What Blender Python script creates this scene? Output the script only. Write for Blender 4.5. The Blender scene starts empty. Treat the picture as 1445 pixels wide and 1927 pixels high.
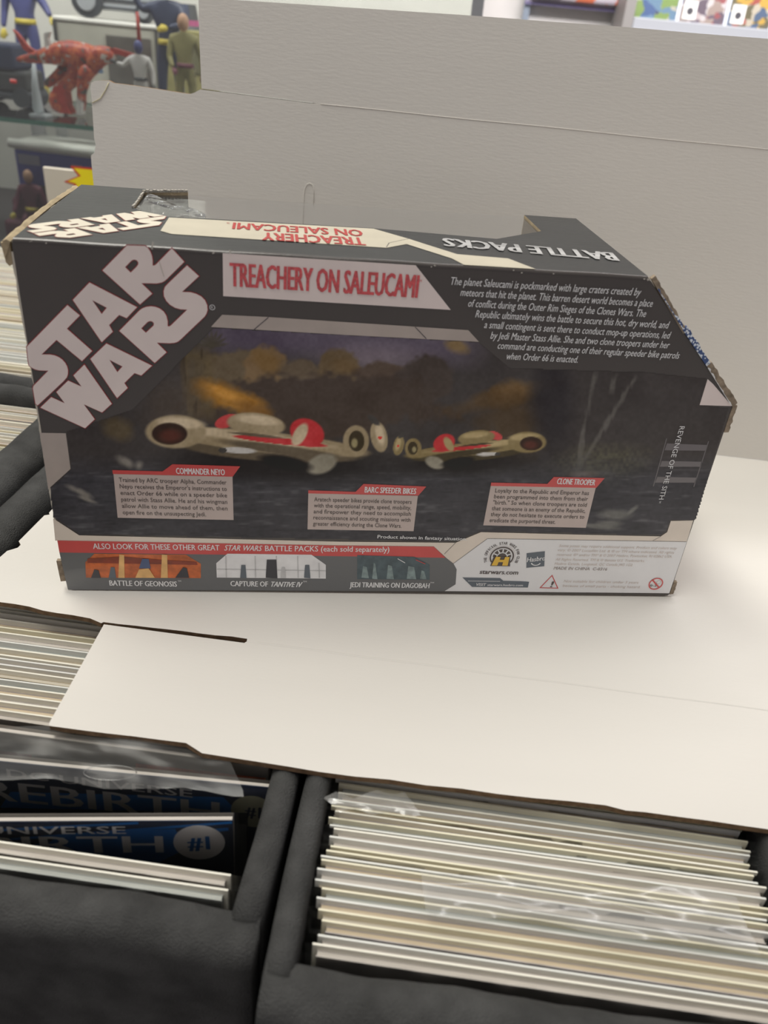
import bpy, bmesh, math, random
import numpy as np
from mathutils import Vector, Matrix, Euler
from mathutils.geometry import tessellate_polygon
from mathutils import noise as mnoise
random.seed(7)
S = bpy.context.scene
C = S.collection
PI = math.pi
# ------------------------------------------------------------------ camera
F_PX = 1480.0
CAM_R = Matrix.Rotation(-0.1366904, 3, 'Z') @ Matrix.Rotation(1.00969251, 3, 'X') @ Matrix.Rotation(0.09635948, 3, 'Z')
CAM_P = Vector((0.11528137, -0.33748863, 0.26712377))
cd = bpy.data.cameras.new('camera'); cam = bpy.data.objects.new('camera', cd); C.objects.link(cam)
TH = math.radians(-10.727)                        # the toy box is turned by this against the carton and the comic boxes
cam.matrix_world = Matrix.Rotation(-TH, 4, 'Z') @ Matrix.Translation(CAM_P) @ CAM_R.to_4x4()
cd.sensor_fit = 'VERTICAL'; cd.sensor_height = 24.0; cd.lens = F_PX / 1927 * 24.0
cd.clip_start = 0.01; cd.clip_end = 50
cd.dof.use_dof = True; cd.dof.focus_distance = 0.43; cd.dof.aperture_fstop = cd.lens / 2.8
S.camera = cam
# ------------------------------------------------------------------ light
w = bpy.data.worlds.new('world'); S.world = w; w.use_nodes = True
w.node_tree.nodes['Background'].inputs[0].default_value = (1.0, 0.94, 0.975, 1)
w.node_tree.nodes['Background'].inputs[1].default_value = 0.29
def area(name, loc, target, size, size_y, power, col):
    l = bpy.data.lights.new(name, 'AREA'); l.shape = 'RECTANGLE'; l.size = size; l.size_y = size_y
    l.energy = power; l.color = col
    o = bpy.data.objects.new(name, l); C.objects.link(o); o.location = loc
    o.rotation_euler = (Vector(target) - Vector(loc)).to_track_quat('-Z', 'Y').to_euler()
    return o
area('overhead_light', (-0.35, -0.12, 2.1), (-0.1, 0.0, 0), 1.3, 0.6, 31, (1.0, 0.985, 0.905))
area('overhead_light', (0.8, 0.7, 1.0), (0.75, 1.5, 0.15), 1.4, 0.3, 26, (1.0, 0.97, 0.97))  # added unseen fill, set low to whiten the rack and panel
area('overhead_light', (-0.55, 0.50, 1.5), (-0.35, 0.45, 0), 0.7, 0.5, 7, (1.0, 0.96, 0.86))  # unseen light added to bring up the rear left comics
area('cabinet_lamp', (-0.42, 0.93, 0.72), (-0.42, 1.20, 0.1), 1.1, 0.05, 4.2, (0.98, 0.985, 1.0))
vs = S.view_settings
S.display_settings.display_device = 'sRGB'
vs.view_transform = 'Standard'; vs.look = 'None'; vs.gamma = 1; vs.use_curve_mapping = False
vs.exposure = 0.0
# ------------------------------------------------------------------ helpers
RT = Matrix.Rotation(TH, 3, 'Z')
def ray(px, py): return CAM_R @ Vector(((px - 722.5) / F_PX, -(py - 963.5) / F_PX, -1))
def on_plane(px, py, P, n):
    d = ray(px, py); n = Vector(n); t = (Vector(P) - CAM_P).dot(n) / d.dot(n); return CAM_P + d * t
def front_pt(px, py):
    q = on_plane(px, py, (0, 0, 0), (0, 1, 0)); return (q.x, q.z)
HB = 0.1794
def top_pt(px, py):
    q = on_plane(px, py, (0, 0, HB), (0, 0, 1)); return (q.x, q.y)
def at_z(px, py, z): return RT.transposed() @ on_plane(px, py, (0, 0, z), (0, 0, 1))
def at_t(px, py, T): return RT.transposed() @ on_plane(px, py, RT @ Vector((0, T, 0)), RT @ Vector((0, 1, 0)))
def lin(c):
    c = c / 255.0
    return c / 12.92 if c <= 0.04045 else ((c + 0.055) / 1.055) ** 2.4
def rgb(r, g, b): return (lin(r), lin(g), lin(b), 1)
K_FRONT, HAZE = 0.40, 0.014
def pr(r, g, b):                                   # ink colour on the packaging
    return tuple(min(0.9, max(0.002, (lin(c) - HAZE) / K_FRONT)) for c in (r, g, b)) + (1,)
MATS = {}
def mat(name, col, rough=0.6, spec=0.4, metal=0, var=0, vscale=30, bump=0, bscale=200, stretch=None, emit=None, estr=1, coat=0):
    if name in MATS: return MATS[name]
    m = bpy.data.materials.new(name); m.use_nodes = True; nt = m.node_tree; b = nt.nodes['Principled BSDF']
    b.inputs['Base Color'].default_value = col; b.inputs['Roughness'].default_value = rough
    b.inputs['Specular IOR Level'].default_value = spec; b.inputs['Metallic'].default_value = metal
    b.inputs['Coat Weight'].default_value = coat; b.inputs['Coat Roughness'].default_value = 0.12
    if var or bump:
        tc = nt.nodes.new('ShaderNodeTexCoord'); mp = nt.nodes.new('ShaderNodeMapping')
        nt.links.new(tc.outputs['Object'], mp.inputs['Vector'])
        if stretch: mp.inputs['Scale'].default_value = stretch
    if var:
        n = nt.nodes.new('ShaderNodeTexNoise'); n.inputs['Scale'].default_value = vscale; n.inputs['Detail'].default_value = 6
        nt.links.new(mp.outputs[0], n.inputs['Vector'])
        r = nt.nodes.new('ShaderNodeValToRGB')
        r.color_ramp.elements[0].position = 0.3; r.color_ramp.elements[1].position = 0.7
        r.color_ramp.elements[0].color = tuple(max(0, c * (1 - var)) for c in col[:3]) + (1,)
        r.color_ramp.elements[1].color = tuple(min(1, c * (1 + var)) for c in col[:3]) + (1,)
        nt.links.new(n.outputs['Fac'], r.inputs[0]); nt.links.new(r.outputs[0], b.inputs['Base Color'])
    if bump:
        n2 = nt.nodes.new('ShaderNodeTexNoise'); n2.inputs['Scale'].default_value = bscale; n2.inputs['Detail'].default_value = 4
        nt.links.new(mp.outputs[0], n2.inputs['Vector'])
        bp = nt.nodes.new('ShaderNodeBump'); bp.inputs['Strength'].default_value = bump; bp.inputs['Distance'].default_value = 0.001
        nt.links.new(n2.outputs['Fac'], bp.inputs['Height']); nt.links.new(bp.outputs[0], b.inputs['Normal'])
    if emit:
        b.inputs['Emission Color'].default_value = emit; b.inputs['Emission Strength'].default_value = estr
    MATS[name] = m; return m
def film_mat(name, tint=(1, 1, 1, 1), refl=0.12, rough=0.12, bump=0.3, bscale=60, haze=0.0):
    m = bpy.data.materials.new(name); m.use_nodes = True; nt = m.node_tree; nt.nodes.clear()
    o = nt.nodes.new('ShaderNodeOutputMaterial'); tr = nt.nodes.new('ShaderNodeBsdfTransparent'); tr.inputs[0].default_value = tint
    gl = nt.nodes.new('ShaderNodeBsdfGlossy'); gl.inputs['Roughness'].default_value = rough
    fr = nt.nodes.new('ShaderNodeFresnel'); fr.inputs[0].default_value = 1.5
    ma = nt.nodes.new('ShaderNodeMath'); ma.operation = 'MULTIPLY_ADD'; ma.inputs[1].default_value = 1.0; ma.inputs[2].default_value = refl - 0.04
    mx = nt.nodes.new('ShaderNodeMixShader')
    tc = nt.nodes.new('ShaderNodeTexCoord'); n = nt.nodes.new('ShaderNodeTexNoise'); n.inputs['Scale'].default_value = bscale
    bp = nt.nodes.new('ShaderNodeBump'); bp.inputs['Strength'].default_value = bump; bp.inputs['Distance'].default_value = 0.004
    nt.links.new(tc.outputs['Object'], n.inputs['Vector']); nt.links.new(n.outputs['Fac'], bp.inputs['Height'])
    nt.links.new(bp.outputs[0], gl.inputs['Normal'])
    nt.links.new(fr.outputs[0], ma.inputs[0]); nt.links.new(ma.outputs[0], mx.inputs[0])
    last = tr
    if haze:
        df = nt.nodes.new('ShaderNodeBsdfDiffuse'); df.inputs[0].default_value = (0.75, 0.75, 0.73, 1)
        m2 = nt.nodes.new('ShaderNodeMixShader'); m2.inputs[0].default_value = haze
        nt.links.new(tr.outputs[0], m2.inputs[1]); nt.links.new(df.outputs[0], m2.inputs[2]); last = m2
    nt.links.new(last.outputs[0], mx.inputs[1]); nt.links.new(gl.outputs[0], mx.inputs[2]); nt.links.new(mx.outputs[0], o.inputs[0])
    return m
def mesh(name, vs_, fs, mats, smooth=False, mi=None):
    me = bpy.data.meshes.new(name); me.from_pydata([tuple(v) for v in vs_], [], fs)
    for m in (mats if isinstance(mats, (list, tuple)) else [mats]): me.materials.append(m)
    if mi:
        for p, i in zip(me.polygons, mi): p.material_index = i
    if smooth:
        for p in me.polygons: p.use_smooth = True
    me.update(); return me
def put(name, me, parent=None, loc=None, rot=None):
    o = bpy.data.objects.new(name, me); C.objects.link(o)
    if parent: o.parent = parent
    if loc: o.location = loc
    if rot: o.rotation_euler = rot
    return o
def thing(name, label, cat, loc=(0, 0, 0), rot=(0, 0, 0), group=None, frame=True):
    o = bpy.data.objects.new(name, None); C.objects.link(o); o.empty_display_size = 0.02
    o.location = loc; o.rotation_euler = rot if frame else (0, 0, -TH)
    o['label'] = label; o['category'] = cat
    if group: o['group'] = group
    return o
def from_bm(name, bm, mats, parent=None, smooth=False, loc=None, rot=None):
    me = bpy.data.meshes.new(name); bm.normal_update(); bm.to_mesh(me); bm.free()
    for m in (mats if isinstance(mats, (list, tuple)) else [mats]): me.materials.append(m)
    if smooth:
        for p in me.polygons: p.use_smooth = True
    return put(name, me, parent, loc, rot)
def box_bm(bm, x0, x1, y0, y1, z0, z1, bev=0, seg=1, mi=0, mat_=None):
    r = bmesh.ops.create_cube(bm, size=1)
    vsn = r['verts']
    for v in vsn: v.co = Vector((x0 + (v.co.x + .5) * (x1 - x0), y0 + (v.co.y + .5) * (y1 - y0), z0 + (v.co.z + .5) * (z1 - z0)))
    if mat_: 
        for v in vsn: v.co = mat_ @ v.co
    fs = set(f for v in vsn for f in v.link_faces)
    for f in fs: f.material_index = mi
    if bev:
        es = list(set(e for v in vsn for e in v.link_edges))
        r = bmesh.ops.bevel(bm, geom=es, offset=bev, segments=seg, profile=0.5, affect='EDGES')
        for f in r['faces']: f.material_index = mi
def box(name, x0, x1, y0, y1, z0, z1, m, parent=None, bev=0, seg=1, smooth=False, **k):
    bm = bmesh.new(); box_bm(bm, x0, x1, y0, y1, z0, z1, bev, seg); return from_bm(name, bm, m, parent, smooth, **k)
def tess(loops):
    """flat faces of an outline with holes; returns verts2d, tris"""
    l3 = [[Vector((a, b, 0)) for a, b in lp] for lp in loops]
    tr = tessellate_polygon(l3); flat = [p for lp in loops for p in lp]
    out = []
    for t in tr:
        a, b, c = (flat[i] for i in t)
        ar = (b[0] - a[0]) * (c[1] - a[1]) - (b[1] - a[1]) * (c[0] - a[0])
        if abs(ar) < 1e-13: continue
        out.append(tuple(t) if ar > 0 else (t[0], t[2], t[1]))
    return flat, out
def slab_from(outline, thick, to3, mats, name, parent, holes=(), rim=1):
    """outline extruded by thick; to3(a,b,d) maps plane coords and depth; face material 0, rim material 1"""
    loops = [outline] + list(holes); flat, tr = tess(loops); n = len(flat)
    v = [to3(a, b, 0) for a, b in flat] + [to3(a, b, thick) for a, b in flat]
    f = [t for t in tr] + [(t[0] + n, t[2] + n, t[1] + n) for t in tr]; mi = [0] * len(f)
    k = 0
    for lp in loops:
        m_ = len(lp)
        for i in range(m_):
            a, b = k + i, k + (i + 1) % m_
            f.append((a, a + n, b + n, b)); mi.append(rim)
        k += m_
    o = put(name, mesh(name, v, f, mats, mi=mi), parent)
    bm = bmesh.new(); bm.from_mesh(o.data); bmesh.ops.recalc_face_normals(bm, faces=bm.faces); bm.to_mesh(o.data); bm.free()
    return o
class Ink:                                         # flat print gathered on one plane, several inks in one mesh
    def __init__(s, to2, to3): s.to2, s.to3, s.v, s.f, s.mi, s.m = to2, to3, [], [], [], []
    def idx(s, m):
        if m not in s.m: s.m.append(m)
        return s.m.index(m)
    def add2(s, v2, fs, m, layer):
        k = len(s.v); s.v += [s.to3(a, b, layer) for a, b in v2]; i = s.idx(m)
        for f in fs: s.f.append(tuple(j + k for j in f)); s.mi.append(i)
    def poly2(s, loops, m, layer=1):
        v, f = tess(loops); s.add2(v, f, m, layer)
    def poly(s, pts, m, layer=1, holes=()): s.poly2([[s.to2(*p) for p in pts]] + [[s.to2(*p) for p in h] for h in holes], m, layer)
    def line(s, p, q, wd, m, layer=2):
        a, b = Vector(s.to2(*p)), Vector(s.to2(*q)); n = (b - a).normalized(); n = Vector((-n.y, n.x)) * wd / 2
        s.poly2([[tuple(a - n), tuple(b - n), tuple(b + n), tuple(a + n)]], m, layer)
    def ellipse(s, c, r, m, layer=2, r_in=0, a0=0, a1=2 * PI, n=28):
        cx, cy = c; rx, ry = r if isinstance(r, tuple) else (r, r)
        full = abs(a1 - a0 - 2 * PI) < 1e-6
        o = [(cx + rx * math.cos(a0 + (a1 - a0) * i / n), cy + ry * math.sin(a0 + (a1 - a0) * i / n)) for i in range(n if full else n + 1)]
        if not r_in: s.poly2([o], m, layer); return
        i_ = [(cx + (a - cx) * r_in, cy + (b - cy) * r_in) for a, b in o]; k = len(o)
        s.add2(o + i_, [(j, (j + 1) % k, (j + 1) % k + k, j + k) for j in range(k if full else k - 1)], m, layer)
    def text(s, body, p, q, cap, m, layer=3, bold=0.0, shear=0, two=False, flip=1):
        """p,q: baseline start and end (photo pixels on the plane, or plane units if two), cap height in metres"""
        v, f, w_ = glyphs(body, 0.0)
        a, b = (Vector(p), Vector(q)) if two else (Vector(s.to2(*p)), Vector(s.to2(*q)))
        d = b - a; L = d.length; d = d / L; n = Vector((-d.y, d.x)) * flip
        out = []
        for x, y in v:
            u = x / w_ * L + shear * y / CAPH * cap; r = a + d * u + n * (y / CAPH * cap); out.append((r.x, r.y))
        s.add2(out, f, m, layer)
        if bold:
            for q_ in (-1, 1):
                e = d * (q_ * bold * 1.1 * cap); s.add2([(x + e.x, y + e.y) for x, y in out], f, m, layer + .15 * q_)
    def build(s, name, parent, label=None):
        o = put(name, mesh(name, s.v, s.f, s.m, mi=s.mi), parent)
        if label: o['label'] = label
        return o
GC = {}
def glyphs(body, bold=0.0):
    k = (body, bold)
    if k in GC: return GC[k]
    cu = bpy.data.curves.new('t', 'FONT'); cu.body = body; cu.offset = bold; cu.resolution_u = 2; cu.fill_mode = 'FRONT'
    ob = bpy.data.objects.new('t', cu); C.objects.link(ob)
    dg = bpy.context.evaluated_depsgraph_get(); dg.update()
    me = bpy.data.meshes.new_from_object(ob.evaluated_get(dg))
    x0 = min(v.co.x for v in me.vertices); x1 = max(v.co.x for v in me.vertices)
    r = ([(v.co.x - x0, v.co.y) for v in me.vertices], [tuple(p.vertices) for p in me.polygons], x1 - x0)
    r2 = []
    for f in r[1]:
        n = sum(r[0][f[i]][0] * r[0][f[(i + 1) % len(f)]][1] - r[0][f[(i + 1) % len(f)]][0] * r[0][f[i]][1] for i in range(len(f)))
        r2.append(f if n > 0 else f[::-1])
    r = (r[0], r2, r[2])
    C.objects.unlink(ob); bpy.data.objects.remove(ob); bpy.data.meshes.remove(me); bpy.data.curves.remove(cu)
    GC[k] = r; return r
CAPH = max(y for x, y in glyphs('H')[0])
def tube(name, pts, r, m, parent=None, n=8, closed=False):
    v, f = [], []; pts = [Vector(p) for p in pts]; k = len(pts)
    rr = r if isinstance(r, (list, tuple)) else [r] * k
    for i, p in enumerate(pts):
        d = (pts[min(i + 1, k - 1)] - pts[max(i - 1, 0)]).normalized(); a = d.orthogonal().normalized() if i == 0 else (a - d * a.dot(d)).normalized(); b = d.cross(a)
        for j in range(n): v.append(p + (a * math.cos(2 * PI * j / n) + b * math.sin(2 * PI * j / n)) * rr[i])
    for i in range(k - 1):
        for j in range(n): f.append((i * n + j, i * n + (j + 1) % n, (i + 1) * n + (j + 1) % n, (i + 1) * n + j))
    f.append(tuple(range(n))[::-1]); f.append(tuple((k - 1) * n + j for j in range(n)))
    return put(name, mesh(name, v, f, m, smooth=True), parent)
def skin(name, pts, edges, radii, m, parent, root=0, sub=1):
    me = bpy.data.meshes.new(name); me.from_pydata(pts, edges, []); me.materials.append(m); o = put(name, me, parent)
    md = o.modifiers.new('skin', 'SKIN'); sv = me.skin_vertices[0].data
    for i, r in enumerate(radii): sv[i].radius = (r, r)
    sv[root].use_root = True
    o.modifiers.new('sub', 'SUBSURF').render_levels = sub; o.modifiers['sub'].levels = sub
    md.use_smooth_shade = True
    return o
def tagp(o, label): o['label'] = label; return o
def ordn(n):
    return ('%d%s' % (n, 'th' if 10 <= n % 100 <= 20 else {1: 'st', 2: 'nd', 3: 'rd'}.get(n % 10, 'th')))
# ------------------------------------------------------------------ structure: room
def struct(name, *a, **k):
    o = box(name, *a, **k); o['kind'] = 'structure'; return o
ZF = -1.02
struct('floor', -2.6, 2.6, -1.6, 2.4, ZF - .05, ZF, mat('floor', rgb(120, 112, 102), .5, var=.15, vscale=4, bump=.2, bscale=30))
struct('wall_back', -2.6, 2.6, 2.3, 2.4, ZF, 1.9, mat('wall_paint', rgb(225, 222, 218), .8, var=.02, vscale=6, bump=.15, bscale=120))
# ------------------------------------------------------------------ table under everything
ZT = -0.29
tb = thing('display_table', 'long grey table under the black comic boxes', 'table', (0, .25, ZF))
TM = mat('table_laminate', rgb(70, 68, 66), .5, var=.1, vscale=20)
box('table_top', -.75, .75, -.47, .52, ZT - .03 - ZF, ZT - ZF, TM, tb, bev=.004, seg=2)
for x in (-.7, .7):
    for y in (-.42, .47): box('leg', x - .02, x + .02, y - .02, y + .02, 0, ZT - .03 - ZF, mat('leg_steel', rgb(60, 60, 62), .4, metal=.7), tb, bev=.003)
# ------------------------------------------------------------------ unfolded carton
PAPER = mat('carton_white', rgb(223, 219, 212), .72, .25, var=.035, vscale=9, bump=.12, bscale=700, stretch=(.25, 1, 1))
KRAFT = mat('kraft_edge', rgb(120, 98, 76), .9, .1, var=.3, vscale=300)
PAPER_DOG = PAPER
carton = thing('unfolded_carton', 'white unfolded cardboard carton lying under the toy box and standing behind it', 'cardboard', (0, 0, 0))
TK = 0.0028
def rag(p, q, n, amp, seed=0):
    """ragged line between two points"""
    rn = random.Random(seed); out = []
    L = math.hypot(q[0] - p[0], q[1] - p[1]); nx, ny = -(q[1] - p[1]) / L, (q[0] - p[0]) / L
    for i in range(n):
        t = i / n; a = 0 if i == 0 else rn.uniform(-amp, amp)
        out.append((p[0] + (q[0] - p[0]) * t + nx * a, p[1] + (q[1] - p[1]) * t + ny * a))
    return out
def flat3(a, b, d): return (a, b, -d)
TF = 0.2565
base = (rag((-.047, -.0140), (-.0288, -.016), 3, .0004, 1) + rag((-.0288, -.016), (.010, -.0185), 5, .0006, 2) +
        [(.010, -.0185), (.0195, -.0192), (.0262, -.0216), (.0272, -.0204)] + rag((.0272, -.0206), (.0996, -.0188), 9, .0003, 3) +
        [(.0996, -.0190), (.0998, -.0212), (.56, -.0212), (.56, TF), (-.043, TF), (-.0427, .0672), (-.0415, .0655), (-.0440, .0640), (-.0455, .036), (-.0428, .0330), (-.0430, .0300), (-.0470, .0260), (-.0490, .010)])
slab_from(base, TK, flat3, [PAPER, KRAFT], 'base_panel', carton)
flap = ([(.0278, -.0222), (.0302, -.0868), (.0310, -.0880)] + rag((.033, -.0880), (.0903, -.0869), 5, .0003, 4) + [(.0903, -.0871), (.0985, -.0912)] +
        rag((.0985, -.0912), (.1484, -.0924), 4, .0003, 5) + rag((.1484, -.0924), (.268, -.0898), 8, .0004, 8) +
        [(.268, -.0893), (.276, -.0905), (.284, -.0900)] + rag((.2983, -.090), (.3336, -.0906), 3, .0006, 6) +
        [(.56, -.091), (.56, -.02122), (.0996, -.02122), (.0990, -.0222)])
def flap3(a, b, d):
    k = max(0, (-.0212 - b)) / .07
    return (a, b, -d - 0.0008 * k)
slab_from(flap, TK, flap3, [PAPER, KRAFT], 'front_flap', carton)
# pressed crease line between base and flap
v = []; f = []
for i in range(24):
    a = .105 + i * .019; wv = .00018 * math.sin(i * 1.7)
    v += [(a, -.0214 + wv, .00005), (a, -.0208 + wv, .0003), (a, -.0202 + wv, .00005)]
    if i: k = 3 * i; f += [(k - 3, k, k + 1, k - 2), (k - 2, k + 1, k + 2, k - 1)]
put('crease', mesh('crease', v, f, PAPER), carton)
LEAN = math.radians(5); S0 = at_z(1400, 860, 0).x
def up3(a, b, d):                                  # a along, b height, d thickness to the back
    bow = .004 * math.sin((a + .51) * 5)
    return (S0 + a, TF + b * math.sin(LEAN) + d * math.cos(LEAN) + 0 * bow, b * math.cos(LEAN) - TK * 0 + .0002)
UN = Vector((0, math.cos(LEAN), -math.sin(LEAN)))
def upx(px, py):
    q = RT.transposed() @ on_plane(px, py, RT @ Vector((S0, TF, 0)), RT @ UN); return (q.x - S0, q.z / math.cos(LEAN))
YC = .2142
e1, e2 = upx(377, 169), upx(585, 195)
upr = ([(-.515, 0)] + [upx(*q) for q in ((176, 345), (172, 307), (171, 293), (178, 288), (180, 273), (177, 260), (173, 194), (170, 166), (172, 156), (178, 153), (190, 152), (205, 152.5), (214, 157), (246, 161), (278, 165.5), (320, 172), (345, 176), (358, 177.5), (366, 175), (372, 171.5))] +
       [e1, e2, (e2[0] + .004, YC), (.12, YC), (.12, 0)])
slab_from(upr, TK, up3, [PAPER, KRAFT], 'back_panel', carton)
topf = [(e1[0] + .0008, e1[1] + .0006), (e2[0], e2[1] + .0005), (e2[0] + .004, YC), (.12, YC)] + [(.12, .282)] + rag((.12, .2820), (-.02, .276), 6, .0003, 11) + rag((-.02, .276), (-.26, .2722), 8, .0003, 12) + [(-.26, .2722), upx(373.5, -4), upx(374.6, 64)]
slab_from(topf, TK, up3, [PAPER, KRAFT], 'top_flap', carton)
def upfront(a, b): x, y, z = up3(a, b, 0); return Vector((x, y - .0004, z))
arch = [(-.3535, .135), (-.3537, .150), (-.3535, .160), (-.3520, .1635), (-.3500, .1645), (-.3480, .1635), (-.3468, .160), (-.3466, .150)]
tagp(tube('slot_rim', [upfront(a, b) for a, b in arch], .00020, PAPER, carton, n=6), 'small arched hand slot mark')
tube('crease', [upfront(-.345 + i * .02, .2142 + .00015 * math.sin(i)) + Vector((0, .0003, 0)) for i in range(23)], .00022, PAPER, carton, n=6)
tube('wrinkle', [upfront(*upx(205, 156)), upfront(*upx(199, 170)), upfront(*upx(189, 186)), upfront(*upx(174, 194))], .00028, mat('worn_paper', rgb(205, 196, 160), .8), carton, n=6)

# ------------------------------------------------------------------ the toy box (its own frame: x along the width, y to the back)
toy = thing('toy_box', 'black boxed set with white block lettering and a painted scene on its back', 'box', (0, 0, 0), frame=False)
INK = dict(rough=.36, spec=.5, coat=.5)
M_BLK = mat('print_black', pr(58, 55, 53), var=.06, vscale=25, bump=.12, bscale=900, **INK)  # black ink lifted slightly to carry the veiling haze
M_BLK_TOP = mat('print_black_top', rgb(42, 43, 42), rough=.42, spec=.55, var=.22, vscale=55, bump=.25, bscale=260, stretch=(.35, 1, 1))
M_TAN = mat('kraft_board', rgb(172, 156, 128), .85, .1, var=.22, vscale=160, bump=.3, bscale=500)
M_KIN = mat('kraft_inside', rgb(120, 108, 92), .85, .1, var=.15, vscale=90)
W = .3300
def fpanel(a, b, d): return (a, d, b)
fo = [(.0012, .0006), (.3290, .0006), (.3302, .0020), (.3288, .119), (.2695, HB - .0006), (.0006, HB - .0006), (0, HB - .002)] + [(x, z) for x, z in ((-.0004, .13), (-.0007, .10), (-.0010, .0545), (-.0008, .03), (-.0004, .006))]
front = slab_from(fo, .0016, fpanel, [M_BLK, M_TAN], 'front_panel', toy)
bv = front.modifiers.new('b', 'BEVEL'); bv.width = .0004; bv.segments = 2; bv.limit_method = 'ANGLE'
# cream worn fringe along the left edge of the front
v = []; f = []; rn = random.Random(3)
for i in range(60):
    z = .004 + i * (.170 / 59); x = -.0009 * math.sin(PI * min(1, z / .12)) - .0002
    v += [(x - rn.uniform(.0003, .0009), .0003, z), (x + .0003, .0001, z)]
    if i: k = 2 * i; f.append((k - 2, k - 1, k + 1, k))
put('worn_edge', mesh('worn_edge', v, f, mat('worn_white', rgb(205, 198, 184), .8)), toy)
# top panel with the window cut-out
D = .1145
def tpanel(a, b, d): return (a, b, HB - d)
cut = [(.2402, D), (.2400, .0763), (.2114, .0528), (.1506, .0585), (.070, .0560), (.0526, .0548), (.0420, .0600), (.0355, .0694), (.0345, .1054), (.056, D - .0015)]
to_ = [(.0008, .0012), (.2690, .0012), (.2702, D)] + cut + [(.056, D), (.0012, D)]
top = slab_from(to_, .0016, tpanel, [M_BLK_TOP, M_TAN], 'top_panel', toy)
# rounded fold between front and top (black, glossy)
v = []; f = []
NSEG = 40
for i in range(NSEG + 1):
    x = .0008 + (.2690 - .0008) * i / NSEG
    for j in range(7):
        a = PI / 2 * j / 6; wob = .0001 * math.sin(i * .9)
        v.append((x, .0013 - .0014 * math.cos(a) - .00005, HB - .0013 + .0014 * math.sin(a) + wob))
    if i:
        for j in range(6): k = 7 * i; f.append((k - 7 + j, k + j, k + j + 1, k - 7 + j + 1))
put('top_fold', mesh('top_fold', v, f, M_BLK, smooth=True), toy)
# bottom fold, back frame, side panels
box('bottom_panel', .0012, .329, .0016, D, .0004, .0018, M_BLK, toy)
bk = slab_from([(.0, .0018), (.3292, .0018), (.3288, .119), (.2700, HB - .0018), (.2402, HB - .0018), (.2402, .045), (.056, .045), (.056, HB - .0018), (0, HB - .0018)], .0016,
               lambda a, b, d: (a, D - d - .0002, b), [M_KIN, M_TAN], 'window_frame', toy)
tagp(bk, 'display side of the package around its window')
# end panel on the left with its kraft edge showing
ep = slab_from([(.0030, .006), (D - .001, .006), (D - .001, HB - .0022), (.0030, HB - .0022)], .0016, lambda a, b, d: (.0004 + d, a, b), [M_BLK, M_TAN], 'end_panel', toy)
v = []; f = []; n = 30; rn = random.Random(5)
for i in range(n + 1):
    y = -.0005 + (D + .0005) * i / n; ww = .0030 + rn.uniform(-.0004, .0004); zt = HB - .0005 + .0012 * math.sin(PI * i / n)
    v += [(-.0001, y, zt - .0008), (-.0001 - ww * .45, y, zt), (-.0001 - ww, y, zt - .0006), (-.0001 - ww, y, zt - .0035 - (.004 if i < 2 else 0))]
    if i:
        k = 4 * i
        for j in range(3): f.append((k - 4 + j, k - 3 + j, k + 1 + j, k + j))
f.append((0, 1, 2, 3))
tagp(put('end_flap_edge', mesh('end_flap_edge', v, f, M_TAN), toy), 'bare tan cardboard edge of the end flap')
tagp(slab_from([(-.0042, HB - .002), (-.0008, HB - .002), (-.0008, .1690), (-.0022, .1680), (-.0034, .1695)], .003, fpanel, [M_TAN, M_TAN], 'torn_flap', toy), 'curled tan corner of the end flap')
# window film
FILM = film_mat('window_film', refl=.055, rough=.10, bump=.25, bscale=22, haze=.04)
flat, tr = tess([cut]); 
film_v = [(a, b, HB - .0012 + .0006 * math.sin(a * 90) * math.sin(b * 120)) for a, b in flat]
put('window_film', mesh('window_film', film_v + [(.056, D + .0001, .045), (.2402, D + .0001, .045), (.2402, D + .0001, HB - .0015), (.056, D + .0001, HB - .0015)], tr + [tuple(len(flat) + i for i in range(4))], FILM), toy)
tagp(box('inner_flap', .2402, .2412, .0763, D - .0025, HB - .055, HB - .0014, M_KIN, toy), 'tan inner flap folded down inside the window')
M_DARKIN = mat('dark_inner', rgb(62, 66, 66), .25, .6, var=.3, vscale=60, stretch=(.3, 1, 1))
tagp(box('inner_flap', .0357, .0364, .0700, .1045, HB - .05, HB - .0014, M_DARKIN, toy), 'dark inner flap folded down inside the window')
tagp(box('inner_card', .0360, .0562, D - .0030, D - .0024, .045, HB - .0020, M_DARKIN, toy), 'dark card behind the torn window corner')
# swirled plastic corner by the torn window corner
v = []; f = []
for i in range(15):
    for j in range(9):
        a, b = i / 14, j / 8
        v.append((.0365 + .034 * a, .060 + .046 * b * (1 - .75 * a) - .004 * a, HB - .0006 - .0035 * math.exp(-((a - .35) ** 2 + (b - .35) ** 2) * 14) + .0006 * math.sin(a * 9 + b * 7)))
        if i and j: k = i * 9 + j; f.append((k - 10, k - 1, k, k - 9))
tagp(put('crumpled_film', mesh('crumpled_film', v, f, film_mat('crumpled_film', tint=(.55, .57, .57, 1), refl=.16, rough=.08, bump=1.0, bscale=70, haze=.10), smooth=True), toy), 'dented clear plastic at the window corner')
# corrugated teeth along the torn corner of the window
bm = bmesh.new(); rn = random.Random(8)
for i in range(13):
    t = i / 12; x = .0347 + t * .0205; y = .1058 + t * .0082
    box_bm(bm, x - .0007, x + .0007, y - .0012, y + .0006, HB, HB + .0010 + rn.uniform(0, .0004))
for i in range(9):
    t = i / 8; x = .0356 - t * .0009; y = .0700 + t * .035
    box_bm(bm, x - .0004, x + .0004, y - .0018, y + .0018, HB, HB + .0005 + rn.uniform(0, .0005))
o = from_bm('torn_corrugation', bm, mat('torn_paper', rgb(170, 165, 155), .9, var=.3, vscale=500), toy); o['kind'] = 'stuff'
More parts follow.
